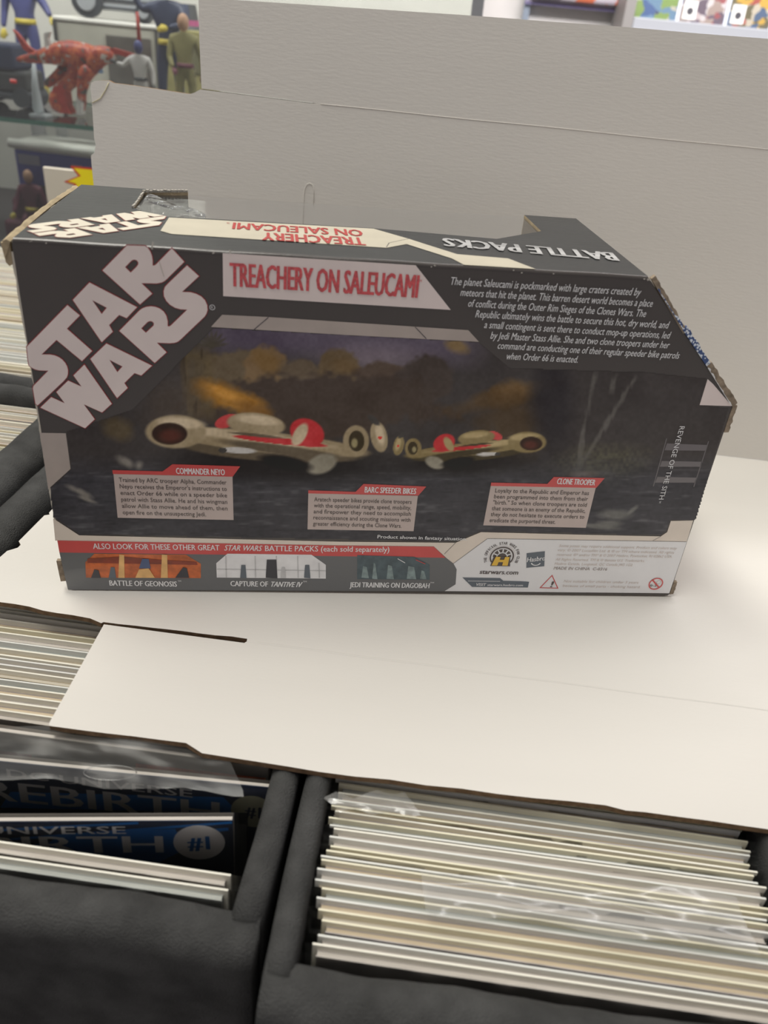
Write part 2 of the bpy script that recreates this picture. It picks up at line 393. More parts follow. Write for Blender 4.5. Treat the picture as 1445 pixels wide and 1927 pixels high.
# right hand side: slanted and lower end panels, torn edges and the patterned liner
def side(name, p, q, off0, off1, y0, y1, m, z=0):
    px, pz = p; qx, qz = q; L = math.hypot(qx - px, qz - pz); nx, nz = (qz - pz) / L * -1, (qx - px) / L
    if nx < 0: nx, nz = -nx, -nz
    rn = random.Random(len(name) + int(px * 1e4)); v = []; f = []; n = 16
    for i in range(n + 1):
        t = i / n; bx, bz = px + (qx - px) * t, pz + (qz - pz) * t; r = rn.uniform(-.0004, .0004) if 0 < i < n else 0
        for oo, yy in ((off0, y0), (off1 + r, y0 + .0004), (off1 + r, y1), (off0, y1)): v.append((bx + nx * oo, yy, bz + nz * oo))
        if i:
            k = 4 * i
            for j in range(4): f.append((k - 4 + j, k - 4 + (j + 1) % 4, k + (j + 1) % 4, k + j))
    f += [(3, 2, 1, 0), (4 * n, 4 * n + 1, 4 * n + 2, 4 * n + 3)]
    return put(name, mesh(name, v, f, m), toy)
side('slanted_panel', (.2700, HB - .0006), (.3286, .1185), -.0016, -.0002, .0018, D - .002, M_TAN)
side('end_panel', (.3286, .1185), (.3298, .003), -.0016, -.0002, .0018, D - .002, M_TAN)
M_TORN = mat('torn_grey_board', rgb(150, 136, 118), .9, .1, var=.35, vscale=260, bump=.6, bscale=700)
tagp(side('torn_flap', (.2705, .1785), (.2925, .1545), 0, .0022, -.0004, .0022, M_TORN), 'torn grey cardboard strip along the slanted edge')
tagp(side('torn_flap', (.3085, .1392), (.3283, .1190), .0003, .0031, -.0006, .0024, M_TORN), 'thick torn cardboard flap at the right corner')
tagp(side('torn_flap', (.3286, .1195), (.3288, .1050), 0, .0026, -.0003, .0024, M_TORN), 'torn tan tab below the right corner')
tagp(side('torn_flap', (.3298, .0105), (.3300, .0020), .0000, .0024, -.0003, .002, M_TORN), 'tan tab at the lower right corner')
tagp(side('torn_flap', (-.0008, .0190), (-.0004, .0060), -.0030, -.0002, -.0003, .002, M_TORN), 'tan tab at the lower left corner')
ml = bpy.data.materials.new('liner_pattern'); ml.use_nodes = True; nt = ml.node_tree; b = nt.nodes['Principled BSDF']
tcn = nt.nodes.new('ShaderNodeTexCoord'); vo = nt.nodes.new('ShaderNodeTexVoronoi'); vo.inputs['Scale'].default_value = 700
cr = nt.nodes.new('ShaderNodeValToRGB'); cr.color_ramp.interpolation = 'CONSTANT'; cr.color_ramp.elements[0].color = rgb(225, 232, 240); cr.color_ramp.elements[1].color = rgb(70, 90, 135); cr.color_ramp.elements[1].position = .45
nt.links.new(tcn.outputs['Object'], vo.inputs[0]); nt.links.new(vo.outputs['Distance'], cr.inputs[0]); nt.links.new(cr.outputs[0], b.inputs['Base Color']); b.inputs['Roughness'].default_value = .3
tagp(side('inner_liner', (.2745, .1742), (.2925, .1558), .0000, .0009, -.0005, .001, ml), 'blue and white patterned liner showing at the slanted edge')
tagp(side('inner_liner', (.2915, .1565), (.3095, .1385), .0000, .0024, -.0005, .001, ml), 'blue and white patterned liner bulging between torn flaps')
side('inner_liner', (.3095, .1385), (.3275, .1198), .0000, .0007, -.0008, .0002, mat('edge_white', rgb(225, 225, 225), .6))
# ---- print on the front
LY = 0.00012
def f3(a, b, l): return (a, -.00006 - LY * l, b)
def t3(a, b, l): return (a, b, HB + .00006 + LY * l)
def fink(): return Ink(front_pt, f3)
def tink(): return Ink(top_pt, t3)
WHT = mat('print_white', pr(170, 155, 151), var=.03, vscale=60, **INK)
WHT2 = mat('print_white_lower', pr(196, 187, 175), var=.02, vscale=60, **INK)
TXW = mat('print_text_white', pr(212, 206, 196), **INK)
GRY = mat('print_grey', pr(128, 120, 114), var=.08, vscale=60, **INK)
GRYB = mat('print_grey_caption', pr(138, 127, 122), var=.05, vscale=60, **INK)
GRYL = mat('print_grey_lower', pr(160, 152, 142), var=.05, vscale=60, **INK)
RED = mat('print_red', pr(146, 60, 59), var=.05, vscale=80, **INK)
REDT = mat('print_red_distressed', pr(148, 66, 68), var=.25, vscale=900, **INK)
REDL = mat('print_red_outline', pr(110, 40, 42), **INK)
DRK = mat('print_dark', pr(46, 46, 50), **INK)
STR = mat('print_hazed_strip', pr(76, 77, 78), **INK)  # near-black strip ink greyed to carry the veiling lens glare
TXD = mat('print_text_dark', pr(62, 56, 54), **INK)
TXG = mat('print_text_pale', pr(142, 133, 127), **INK)  # lower right print paled in its ink to carry the glare there
YEL = mat('print_yellow', (.88, .55, .055, 1), **INK)
DKB = mat('print_slate', pr(70, 76, 82), **INK)
# painted landscape (left without its figures), ink colours per vertex
def paint():
    st = 2.0; X = np.arange(96, 1372, st); Y = np.arange(596, 1022, st); xx, yy = np.meshgrid(X, Y)
    rs = np.random.RandomState(4)
    def noise(sx, sy, seed):
        r = np.random.RandomState(seed); gx, gy = int(1300 / sx) + 3, int(460 / sy) + 3; g = r.rand(gy, gx)
        fx, fy = (xx - 90) / sx, (yy - 590) / sy; ix, iy = fx.astype(int), fy.astype(int); ax, ay = fx - ix, fy - iy
        ax = ax * ax * (3 - 2 * ax); ay = ay * ay * (3 - 2 * ay)
        return (g[iy, ix] * (1 - ax) + g[iy, ix + 1] * ax) * (1 - ay) + (g[iy + 1, ix] * (1 - ax) + g[iy + 1, ix + 1] * ax) * ay - .5
    N1 = noise(60, 40, 1) * .5 + noise(24, 18, 2) * .3 + noise(9, 8, 3) * .2; N2 = noise(40, 6, 5) * .6 + noise(16, 3, 6) * .4; N3 = noise(7, 60, 7) * .5 + noise(5, 25, 8) * .5
    N4 = noise(5, 5, 9)
    col = np.zeros(xx.shape + (3,)); col[:] = (54, 51, 50)
    def mix(c, a): 
        nonlocal col
        a = np.clip(a, 0, 1)[..., None]; col = col * (1 - a) + np.array(c, float) * a
    def ell(cx, cy, rx, ry, ang=0, soft=.3, nz=0.0, wob=None):
        c, s = math.cos(math.radians(ang)), math.sin(math.radians(ang)); dx, dy = xx - cx, yy - cy
        r = np.hypot((dx * c + dy * s) / rx, (-dx * s + dy * c) / ry) + nz * (N1 if wob is None else wob)
        return np.clip((1 - r) / soft + .5, 0, 1)
    ss = lambda e0, e1, v: np.clip((v - e0) / (e1 - e0), 0, 1)
    # sky
    sky = ss(350, 420, xx) * (1 - ss(860, 930, xx)) * (1 - ss(0, 45, yy - 640 - (xx - 420) * .045))
    mix((76, 70, 80), sky * .95); mix((104, 95, 102), ell(705, 675, 85, 26, 3, 1.2, .8) * .65); mix((66, 59, 70), ell(520, 640, 90, 18, 3, 1.2, .5) * .6)
    # hills
    for cx, cy, rx, ry, c in ((455, 700, 70, 40, (70, 62, 50)), (500, 705, 45, 48, (82, 68, 50)), (565, 712, 45, 38, (66, 58, 48)), (640, 705, 45, 45, (70, 60, 46)), (720, 712, 60, 34, (58, 50, 44)), (800, 720, 60, 44, (50, 45, 42)), (600, 760, 240, 60, (50, 44, 40))):
        mix(tuple(q_ * 1.18 for q_ in c), ell(cx, cy, rx, ry, 0, .18, .7)); 
    mix((100, 80, 52), ell(500, 680, 26, 16, 35, .8, .8) * .8); mix((88, 72, 50), ell(650, 690, 22, 14, 0, .9, .8) * .6)
    # tree trunk and golden rocks
    tr = ss(340, 352, xx + N3 * 14 - (yy - 700) * .03) * (1 - ss(392, 408, xx + N3 * 16 - (yy - 700) * .05)) * ss(640, 668, yy) * (1 - ss(772, 800, yy))
    mix((84, 74, 55), tr * (.75 + N3 * .5)); mix((50, 44, 38), ss(.12, .3, N3) * tr * .8)
    for a in range(-80, 81, 20): 
        mix((62, 58, 50), ell(398 + 14 * math.sin(math.radians(a)), 652 - 14 * math.cos(math.radians(a)), 3, 17, a, .5, .3) * .8)
    mix((128, 92, 44), ell(440, 752, 72, 24, 22, .6, 1.0)); mix((160, 116, 56), ell(425, 742, 40, 9, 25, .8, 1.0) * .8); mix((98, 70, 38), ell(480, 775, 44, 14, 25, .7, .9) * .8)
    mix((74, 66, 58), ell(330, 760, 50, 60, 30, 1.0, 1.0) * .5); mix((80, 70, 52), ell(225, 810, 26, 18, 20, .8, 1) * .7)
    # right side
    mix((96, 76, 50), ell(965, 735, 36, 22, -25, .8, 1.2) * .75); mix((84, 66, 44), ell(940, 745, 90, 16, -14, .9, 1.2) * .6); mix((66, 54, 40), ell(960, 800, 60, 50, 0, .8, 1) * .7)
    mix((110, 92, 60), ell(860, 650, 20, 12, 20, .9, 1) * .8)
    mix((40, 38, 40), ell(1040, 760, 40, 90, 0, .8, .3) * .8)
    for x0, y0, x1, y1 in ((1118, 700, 1086, 880), (1196, 708, 1090, 880), (1160, 705, 1150, 735)):
        d = np.abs((xx - x0) * (y1 - y0) - (yy - y0) * (x1 - x0)) / math.hypot(x1 - x0, y1 - y0)
        mix((84, 82, 78), np.clip(1.2 - d / 5 + N3 * 2, 0, 1) * ss(y0 - 5, y0 + 10, yy) * (1 - ss(y1 - 5, y1 + 10, yy)) * .7)
    mix((74, 72, 58), ell(1130, 880, 75, 34, -10, 1.1, 1) * (.7 + N4)); mix((150, 120, 90), ell(1100, 892, 26, 6, 0, 1, .8) * .5)
    # water
    wat = ss(850, 900, yy); mix((50, 50, 54), wat * .8); mix((82, 82, 84), wat * np.clip(N2 * 3.0 - .35, 0, 1) * .6); mix((36, 36, 38), wat * np.clip(-N2 * 3 - .3, 0, 1) * .6)
    for cx, cy, rx, ry, an in ((150, 925, 30, 6, 25), (165, 940, 22, 4, 20), (240, 870, 18, 8, 30), (262, 876, 10, 10, 0)): mix((112, 108, 100), ell(cx, cy, rx, ry, an, .9, 1.4) * .75)
    for cx, cy, rx, ry, an in ((1160, 968, 30, 8, 0), (1190, 960, 12, 4, -40), (1120, 990, 40, 4, 6), (1145, 985, 20, 5, 0)): mix((104, 104, 98), ell(cx, cy, rx, ry, an, .9, 1.2) * .6)
    # plain hovering sleds standing in for the vehicles
    def sled(ox, oy, k, fl, cream, pale, dark):
        E = lambda x, y, rx, ry, a=0, s=.12, n=0: ell(ox + fl * x * k, oy + y * k, rx * k, ry * k, a * fl, s, n)
        mix((30, 28, 28), E(60, 62, 190, 34, 2, .8) * .8)
        mix(dark, E(40, 30, 185, 27, 4)); mix(cream, E(30, 20, 200, 20, 6)); mix(pale, E(0, 10, 150, 9, 7, .5))
        mix((148, 48, 50), E(60, 18, 90, 6, 6)); mix(dark, E(70, 36, 120, 9, 8, .4))
        mix(cream, E(-140, 0, 58, 32, 0)); mix(pale, E(-130, -16, 44, 10, 4, .5)); mix((46, 36, 32), E(-152, 4, 34, 21, 0)); mix((78, 44, 38), E(-150, 8, 20, 12, 0, .8) * .7)
        mix((150, 60, 60), E(-42, -20, 24, 12, -20)); mix(cream, E(14, -14, 56, 22, 6)); mix(pale, E(18, -22, 40, 9, 6, .5)); mix(dark, E(14, 7, 50, 3, 6, .5))
        mix((150, 50, 52), E(112, 2, 34, 26, 24)); mix(pale, E(98, 6, 12, 24, 30, .3))
        mix(cream, E(206, 18, 25, 30, 0)); mix((52, 46, 36), E(207, 18, 15, 20, 0)); mix((120, 112, 84), E(203, 22, 6, 9, 0, .5))
        mix(cream, E(250, 10, 16, 30, -12)); mix(pale, E(252, 6, 8, 20, -12, .5)); mix((170, 50, 45), E(252, 12, 4, 3)); mix((56, 54, 52), E(240, -22, 14, 6, 40, .4))
        mix((150, 148, 144), E(-20, 36, 34, 6, 3, .3)); mix((56, 54, 52), E(-50, 36, 8, 5)); mix((112, 108, 96), E(140, 62, 30, 18, -20, .3)); mix((30, 28, 28), E(70, 60, 50, 13, 10, .4))
    sled(468, 812, .98, 1, (124, 112, 90), (154, 141, 118), (78, 70, 58))
    sled(905, 832, .62, -1, (106, 94, 66), (134, 120, 88), (58, 52, 40))
    col += (N1[..., None] * 14 + N4[..., None] * 5) * (col.mean(axis=2, keepdims=True) / 60)
    return X, Y, np.clip(col, 14, 235)
X, Y, PCOL = paint()
lc = np.where(PCOL / 255 <= .04045, PCOL / 255 / 12.92, ((PCOL / 255 + .055) / 1.055) ** 2.4); lc = np.clip((lc - HAZE) / K_FRONT, .002, .9)
from mathutils.geometry import intersect_point_tri_2d
edge = [front_pt(*p) for p in ((250, 770), (400, 616), (901, 643), (960, 692), (1215, 700), (1330, 712), (1320, 762), (1372, 768), (1310, 978), (1262, 979), (1254, 1001), (1243, 1008), (905, 1000), (857, 1020), (149, 1006), (100, 974), (93, 920), (134, 882), (124, 812))]
def inside(a, b):
    c = False; n = len(edge); j = n - 1
    for i in range(n):
        xi, yi = edge[i]; xj, yj = edge[j]
        if (yi > b) != (yj > b) and a < (xj - xi) * (b - yi) / (yj - yi) + xi: c = not c
        j = i
    return c
idx = {}; vv = []; cc = []; ff = []; ny, nx = len(Y), len(X)
P2 = [[front_pt(float(x), float(y)) for x in X] for y in Y]; IN = [[inside(*P2[j][i]) for i in range(nx)] for j in range(ny)]
def vid(j, i):
    k = (j, i)
    if k not in idx: idx[k] = len(vv); vv.append(f3(*P2[j][i], .5)); cc.append(tuple(lc[j, i]) + (1.0,))
    return idx[k]
for j in range(ny - 1):
    for i in range(nx - 1):
        if IN[j][i] and IN[j + 1][i] and IN[j][i + 1] and IN[j + 1][i + 1]: ff.append((vid(j + 1, i), vid(j + 1, i + 1), vid(j, i + 1), vid(j, i)))
mp_ = bpy.data.materials.new('painted_scene'); mp_.use_nodes = True; b = mp_.node_tree.nodes['Principled BSDF']; at = mp_.node_tree.nodes.new('ShaderNodeAttribute'); at.attribute_name = 'ink'
mp_.node_tree.links.new(at.outputs['Color'], b.inputs['Base Color']); b.inputs['Roughness'].default_value = .38
me = mesh('painted_scene', vv, ff, mp_); ca = me.color_attributes.new('ink', 'FLOAT_COLOR', 'POINT'); ca.data.foreach_set('color', np.array(cc, dtype=np.float32).ravel())
tagp(put('painted_scene', me, front), 'dark painted landscape with two cream and red hover sleds')
# frames and bands
k = fink()
k.poly([(397, 615), (418, 592), (500, 596), (881, 621), (901, 643), (650, 630)], GRY, 1)
k.line((505, 597), (478, 620), .0003, DRK, 2); k.line((781, 615), (802, 637), .0003, DRK, 2)
k.poly([(75, 814), (124, 815), (133, 882), (91, 920)], GRY, 1)
k.poly([(100, 975), (149, 1007), (640, 1019), (857, 1021), (905, 1001), (1100, 1006), (1243, 1009), (1255, 1001), (1262, 980), (1304, 979), (1292, 1019), (1100, 1016), (917, 1013), (853, 1060), (840, 1050), (816, 1028), (640, 1026), (104, 1017)], GRYL, 1)
k.line((857, 1021), (836, 1042), .0002, DRK, 2); k.line((917, 1013), (1291, 1019), .0002, DRK, 2); k.line((853, 1060), (917, 1013), .0002, DRK, 2); k.line((1228, 1017), (1243, 1009), .0002, DRK, 2)
k.poly([(853, 1060), (917, 1013), (1100, 1016), (1292, 1019), (1259, 1116), (836, 1112), (857, 1099), (859, 1071)], WHT2, 1)
k.poly([(1331, 713), (1341, 722), (1377, 764), (1316, 762)], WHT, 1)
k.build('grey_frame', front, 'grey frame and pale patches around the painted scene')
k = fink()
k.poly([(108, 1016.5), (640, 1026), (816, 1028), (838, 1049), (640, 1046), (112, 1039)], RED, 2)
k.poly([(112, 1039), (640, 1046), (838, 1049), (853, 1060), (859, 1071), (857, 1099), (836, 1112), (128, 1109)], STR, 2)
k.text('ALSO LOOK FOR THESE OTHER GREAT', (176, 1032), (413, 1035), .0034, TXW, bold=.015)
k.text('STAR WARS', (422, 1035), (491, 1036), .0034, TXW, bold=.015, shear=.25)
k.text('BATTLE PACKS (each sold separately)', (499, 1036), (732, 1038), .0034, TXW, bold=.015)
k.text('BATTLE OF GEONOSIS', (207, 1101), (333, 1103), .0034, TXW, bold=.03); k.text('TM', (335, 1094), (341, 1094), .0010, TXW)
k.text('CAPTURE OF', (434, 1102), (504, 1103), .0034, TXW, bold=.03); k.text('TANTIVE IV', (508, 1103), (566, 1104), .0034, TXW, bold=.03, shear=.25); k.text('TM', (570, 1095), (577, 1095), .0010, TXW)
k.text('JEDI TRAINING ON DAGOBAH', (658, 1104), (807, 1106), .0034, TXW, bold=.03); k.text('TM', (809, 1097), (816, 1097), .0010, TXW)
k.build('lower_band', front, 'red and black strip with white condensed lettering')
# three small pictures: plain stand-in scenes
O1, O2, O3 = (mat('ink_orange', pr(140, 74, 44), var=.35, vscale=160, **INK), mat('ink_sand', pr(176, 130, 84), var=.15, vscale=200, **INK), mat('ink_dark_red', pr(96, 46, 36), var=.3, vscale=200, **INK))
k = fink(); k.poly([(161, 1057), (178, 1041), (350, 1043), (378, 1060), (378, 1087), (162, 1086)], O1, 3)
k.poly([(165, 1050), (230, 1046), (300, 1052), (370, 1056), (372, 1062), (165, 1058)], O3, 4)
for x, w_ in ((225, 9), (305, 10)): k.poly([(x, 1042), (x + w_, 1043), (x + w_ + 1, 1086), (x - 2, 1086)], O2, 5)
k.poly([(255, 1086), (262, 1070), (280, 1068), (292, 1086)], O2, 5); k.poly([(330, 1086), (345, 1066), (352, 1068), (356, 1086)], DRK, 5); k.poly([(172, 1086), (178, 1070), (186, 1072), (190, 1086)], DRK, 5); k.poly([(205, 1086), (209, 1066), (216, 1066), (219, 1086)], DKB, 5)
k.poly([(262, 1068), (268, 1050), (280, 1050), (284, 1068)], mat('ink_blue', pr(58, 68, 92), **INK), 6)
k.build('printed_picture', front, 'small orange desert picture on the lower strip')
LG = mat('ink_pale', pr(180, 178, 176), var=.08, vscale=120, **INK); MG = mat('ink_mid', pr(140, 140, 140), var=.1, vscale=120, **INK)
k = fink(); k.poly([(407, 1059), (428, 1041), (586, 1043), (613, 1062), (613, 1088), (408, 1086)], LG, 3)
for x in (425, 480, 520, 560, 600): k.line((x, 1045 if x < 590 else 1058), (x + 1, 1086), .0006, MG, 4)
k.line((408, 1070), (613, 1073), .0005, MG, 4)
for x, w_, h_, m_ in ((452, 12, 26, DKB), (500, 22, 36, DRK), (528, 10, 22, MG), (572, 12, 26, DKB)): k.poly([(x, 1086), (x + 2, 1088 - h_), (x + w_ - 2, 1088 - h_), (x + w_, 1087)], m_, 5)
k.build('printed_picture', front, 'small pale corridor picture on the lower strip')
SW = mat('ink_swamp', pr(58, 68, 72), var=.3, vscale=200, **INK); SW2 = mat('ink_swamp_light', pr(92, 104, 104), var=.3, vscale=300, **INK)
k = fink(); k.poly([(672, 1044), (780, 1047), (808, 1062), (808, 1090), (672, 1089)], SW, 3)
for x, y, w_, h_ in ((680, 1086, 14, 22), (700, 1088, 10, 30), (727, 1088, 14, 26), (765, 1088, 18, 24), (790, 1088, 12, 16)): k.poly([(x, y), (x + 3, y - h_), (x + w_ - 4, y - h_ + 2), (x + w_, y + 1)], SW2, 4)
k.line((748, 1050), (762, 1058), .0004, TXW, 5); k.line((782, 1052), (800, 1060), .0004, RED, 5)
k.build('printed_picture', front, 'small dark swamp picture on the lower strip')
# title
k = fink(); k.poly([(419, 476), (782, 499), (848, 583), (420, 557)], WHT, 1)
k.text('TREACHERY ON SALEUCAMI', (434, 538), (784, 560), .0098, REDT, bold=.03); k.text('TM', (786, 530), (793, 530.5), .0010, REDT)
k.build('title_panel', front, 'white slanted panel with the red title')
# caption boxes
def caption(red, grey, head, hp, hq, lines, label):
    k = fink(); k.poly(red, RED, 2); k.poly(grey, GRYB, 2); k.text(head, hp, hq, .0033, TXW, bold=.025)
    for t, p, q in lines: k.text(t, p, q, .0024, TXD, bold=.006)
    k.build('caption_box', front, label)
def rows(txt, p0, p1, q0, q1, last):
    n = len(txt); out = []
    for i, t in enumerate(txt):
        a = i / (n - 1); p = (p0[0] + (p1[0] - p0[0]) * a, p0[1] + (p1[1] - p0[1]) * a); q = (q0[0] + (q1[0] - q0[0]) * a, q0[1] + (q1[1] - q0[1]) * a)
        if i == n - 1: q = last
        out.append((t, p, q))
    return out
caption([(211.6, 884), (306, 886.5), (324.6, 873), (452, 877), (437.5, 897), (212.5, 891.5)], [(213.7, 891), (437.5, 896.5), (439.6, 978), (221.6, 973.7)], 'COMMANDER NEYO', (332, 891), (423, 893.5),
        rows(['Trained by ARC trooper Alpha, Commander', "Neyo receives the Emperor's instructions to", 'enact Order 66 while on a speeder bike', 'patrol with Stass Allie. He and his wingman', 'allow Allie to move ahead of them, then', 'open fire on the unsuspecting Jedi.'], (224.5, 906), (231.5, 967), (426.5, 911), (428.5, 972), (388, 971)), 'grey caption box with red tab, leftmost')
caption([(580, 922), (669, 925), (684, 910), (802, 915), (787, 932), (580, 928)], [(580, 928), (786, 932.5), (778, 999), (578.6, 995.6)], 'BARC SPEEDER BIKES', (686, 926), (782, 929),
        rows(['Aratech speeder bikes provide clone troopers', 'with the operational range, speed, mobility,', 'and firepower they need to accomplish', 'reconnaissance and scouting missions with', 'greater efficiency during the Clone Wars.'], (591, 942.5), (589, 988), (774, 947.5), (771, 992.5), (755, 992.5)), 'grey caption box with red tab, middle')
caption([(924, 907.5), (1029.5, 910), (1041.6, 897), (1137.5, 899), (1121.5, 917.6), (923, 914)], [(923, 914), (1120.5, 917.6), (1102, 992.7), (909, 988)], 'CLONE TROOPER', (1047, 910), (1118, 912.5),
        rows(['Loyalty to the Republic and Emperor has', 'been programmed into them from their', '"birth." So when clone troopers are told', 'that someone is an enemy of the Republic,', 'they do not hesitate to execute orders to', 'eradicate the purported threat.'], (931, 926), (920.4, 981.6), (1107, 931), (1096, 986.5), (1044, 985)), 'grey caption box with red tab, rightmost')
k = fink()
for t, p, q in (('The planet Saleucami is pockmarked with large craters created by', (846, 535), (1203, 556)), ('meteors that hit the planet. This barren desert world becomes a place', (865.6, 556), (1225.5, 577)),
                ('of conflict during the Outer Rim Sieges of the Clones Wars. The', (879.5, 576.5), (1213, 596)), ('Republic ultimately wins the battle to secure this hot, dry world, and', (893.8, 596.5), (1255, 617.5)),
                ('a small contingent is sent there to conduct mop-up operations, led', (910, 616.6), (1257.6, 636.7)), ('by Jedi Master Stass Allie. She and two clone troopers under her', (922, 636.7), (1256.7, 655)),
                ('command are conducting one of their regular speeder bike patrols', (935, 655.5), (1275.5, 674.5)), ('when Order 66 is enacted.', (951, 675.5), (1085.7, 682))):
    k.text(t, p, q, .0033, TXW, shear=.12, bold=.004)
k.text('Product shown in fantasy situation.', (710, 1012), (878, 1016.5), .0021, TXW, bold=.02)
k.build('story_text', front, 'white story text on the black upper right')
k = fink(); III = mat('print_faint_grey', pr(80, 77, 78), **INK)
for q in ([(1254.7, 834), (1331, 837), (1326, 848), (1250, 847)], [(1245, 867), (1322, 868.5), (1317, 878), (1241, 878)], [(1236.6, 897), (1312, 898.4), (1308, 908), (1232, 908)]): k.poly(q, III, 1)
k.line((1254, 825), (1229, 915), .0005, III, 1); k.line((1333, 830), (1305, 916), .0005, III, 1)
k.text('REVENGE OF THE SITH', (1278.5, 801.5), (1239, 939), .0026, TXW); k.text('TM', (1240, 942), (1239, 946), .0010, TXW)
k.build('vertical_title', front, 'vertical white lettering over faint grey bars')
# legal print and emblems
k = fink()
for t, p, q in (('Some poses may require additional support. Product and colors may', (1051, 1028.5), (1272, 1033.6)), ('vary. \u00a9 2007 Lucasfilm Ltd. & \u00ae or TM where indicated. All rights', (1048, 1036.5), (1267, 1041.6)),
                ('reserved. \u00ae* and/or TM* & \u00a9 2007 Hasbro, Pawtucket, RI 02862 USA.', (1047, 1045.3), (1263.7, 1049)), ('All Rights Reserved. TM & \u00ae denote U.S. Trademarks.', (1044.6, 1054), (1212, 1057)),
                ('Hasbro Canada, Longueuil, QC Canada J4G 1G2.', (1043, 1062), (1190, 1064.8)), ('Not suitable for children under 3 years', (1060, 1095), (1200, 1097.6)), ('because of small parts - choking hazard.', (1058, 1103.5), (1204, 1106))):
    k.text(t, p, q, .0016, TXG, shear=.15)
TXM = mat('print_text_mid', pr(112, 104, 100), **INK)
k.text('MADE IN CHINA  C-0316', (1041, 1071), (1141, 1073), .0019, TXM, shear=.15, bold=.01)
a, b, c = front_pt(1038.8, 1081), front_pt(1050.5, 1107), front_pt(1014.5, 1106); g = ((a[0] + b[0] + c[0]) / 3, (a[1] + b[1] + c[1]) / 3); ins = lambda p, s: (g[0] + (p[0] - g[0]) * s, g[1] + (p[1] - g[1]) * s)
k.add2([a, b, c, ins(a, .84), ins(b, .84), ins(c, .84)], [(0, 1, 4, 3), (1, 2, 5, 4), (2, 0, 3, 5)], RED, 2)
k.text('!', (1034.5, 1104), (1038, 1104.2), .0040, TXD, shear=.1, bold=.03)
cz = front_pt(1233.5, 1098); k.ellipse(cz, .0042, RED, 3, r_in=.84); k.poly2([[(cz[0] - .0031, cz[1] + .0025), (cz[0] - .0025, cz[1] + .0031), (cz[0] + .0031, cz[1] - .0025), (cz[0] + .0025, cz[1] - .0031)]], RED, 4)
k.text('0-3', (1222, 1103), (1234, 1103.5), .0015, TXD, bold=.02); k.ellipse((cz[0] + .0014, cz[1] + .0011), .0013, TXG, 2, r_in=.8)
k.ellipse(front_pt(399.5, 578), .0012, TXW, 2, r_in=.8); k.text('R', (398, 580), (401, 580), .0010, TXW)
k.build('legal_print', front, 'faint small legal print and safety signs')
k = fink()
HS = [(990.6, 1040.5), (1025, 1036.7), (1023.8, 1065), (990, 1068)]; k.poly(HS, DKB, 2)
k.text('Hasbro', (991, 1057), (1025, 1053.5), .0030, TXW, bold=.02, shear=.1)
cz = front_pt(1008, 1058); k.ellipse(cz, (.0028, .0020), TXW, 3, r_in=.74, a0=PI * 1.05, a1=PI * 1.95, n=14)
k.build('toy_maker_logo', front, 'dark square maker logo with white script')
k = fink(); ce = front_pt(944, 1047.5); px = .00029
k.ellipse(ce, 25.5 * px, TXG, 1.5, r_in=.975, a0=-.5, a1=PI + .5, n=40)
k.ellipse(ce, 23 * px, TXD, 2, r_in=.88, a0=-.6, a1=PI + .6, n=40); k.ellipse(ce, 17.5 * px, TXD, 2, r_in=.0001, a0=0, a1=PI, n=30)
for a in (25, 58, 90, 122, 155): 
    r_ = math.radians(a); dx, dy = math.cos(r_), math.sin(r_)
    k.poly2([[(ce[0] + dx * 9 * px - dy * 1.2 * px, ce[1] + dy * 9 * px + dx * 1.2 * px), (ce[0] + dx * 9 * px + dy * 1.2 * px, ce[1] + dy * 9 * px - dx * 1.2 * px), (ce[0] + dx * 18 * px + dy * 1.2 * px, ce[1] + dy * 18 * px - dx * 1.2 * px), (ce[0] + dx * 18 * px - dy * 1.2 * px, ce[1] + dy * 18 * px + dx * 1.2 * px)]], WHT2, 3)
k.ellipse(ce, 11 * px, WHT2, 3, r_in=.8, a0=.1, a1=PI - .1, n=20)
k.poly2([[(ce[0] - 19 * px, ce[1] - 21 * px), (ce[0] + 19 * px, ce[1] - 21 * px), (ce[0] + 16 * px, ce[1] + 1 * px), (ce[0] - 16 * px, ce[1] + 1 * px)]], TXD, 3)
hx, hy = ce[0], ce[1] - 18 * px
def hp(x, y): return (hx + (x + y * .12) * px, hy + y * px)
k.poly2([[hp(-17, -1), hp(-6, -1), hp(-5.5, 7), hp(3, 7), hp(3.5, -1), hp(14, -1), hp(12, 19), hp(3.5, 19), hp(3.5, 12.5), hp(-5, 12.5), hp(-5, 19), hp(-14, 19)]], YEL, 5)
msg = 'THE OFFICIAL STAR WARS FAN CLUB'
for i, ch in enumerate(msg):
    if ch == ' ': continue
    a = math.radians(205 - 230 * (i + .5) / len(msg)); cx, cy = ce[0] + math.cos(a) * 28.5 * px, ce[1] + math.sin(a) * 28.5 * px
    d = Vector((math.sin(a), -math.cos(a))); w_ = 1.6 * px * (1.3 if ch == 'W' else .4 if ch == 'I' else 1)
    k.text(ch, (cx - d.x * w_, cy - d.y * w_), (cx + d.x * w_, cy + d.y * w_), 5.5 * px, TXD, bold=.02, two=True)
k.text('starwars.com', (902, 1079), (973.5, 1080.5), .0028, TXD, bold=.03, shear=.1)
vb = [(230, 555), (640, 562), (675, 592), (870, 597), (955, 603), (942, 665), (335, 658)]
k.poly([(830 + x / 5.78, 990 + y / 5.78) for x, y in vb], DKB, 2); k.line((830 + 290 / 5.78, 990 + 592 / 5.78), (830 + 640 / 5.78, 990 + 596 / 5.78), .0003, WHT2, 3)
k.text('VISIT', (894.3, 1101.5), (913, 1101.8), .0019, TXW, bold=.02, shear=.15); k.text('starwars.hasbro.com', (916.5, 1101.8), (983, 1102.5), .0015, TXW, bold=.03, shear=.1)
k.build('fan_club_emblem', front, 'round emblem with a yellow H above a web address')
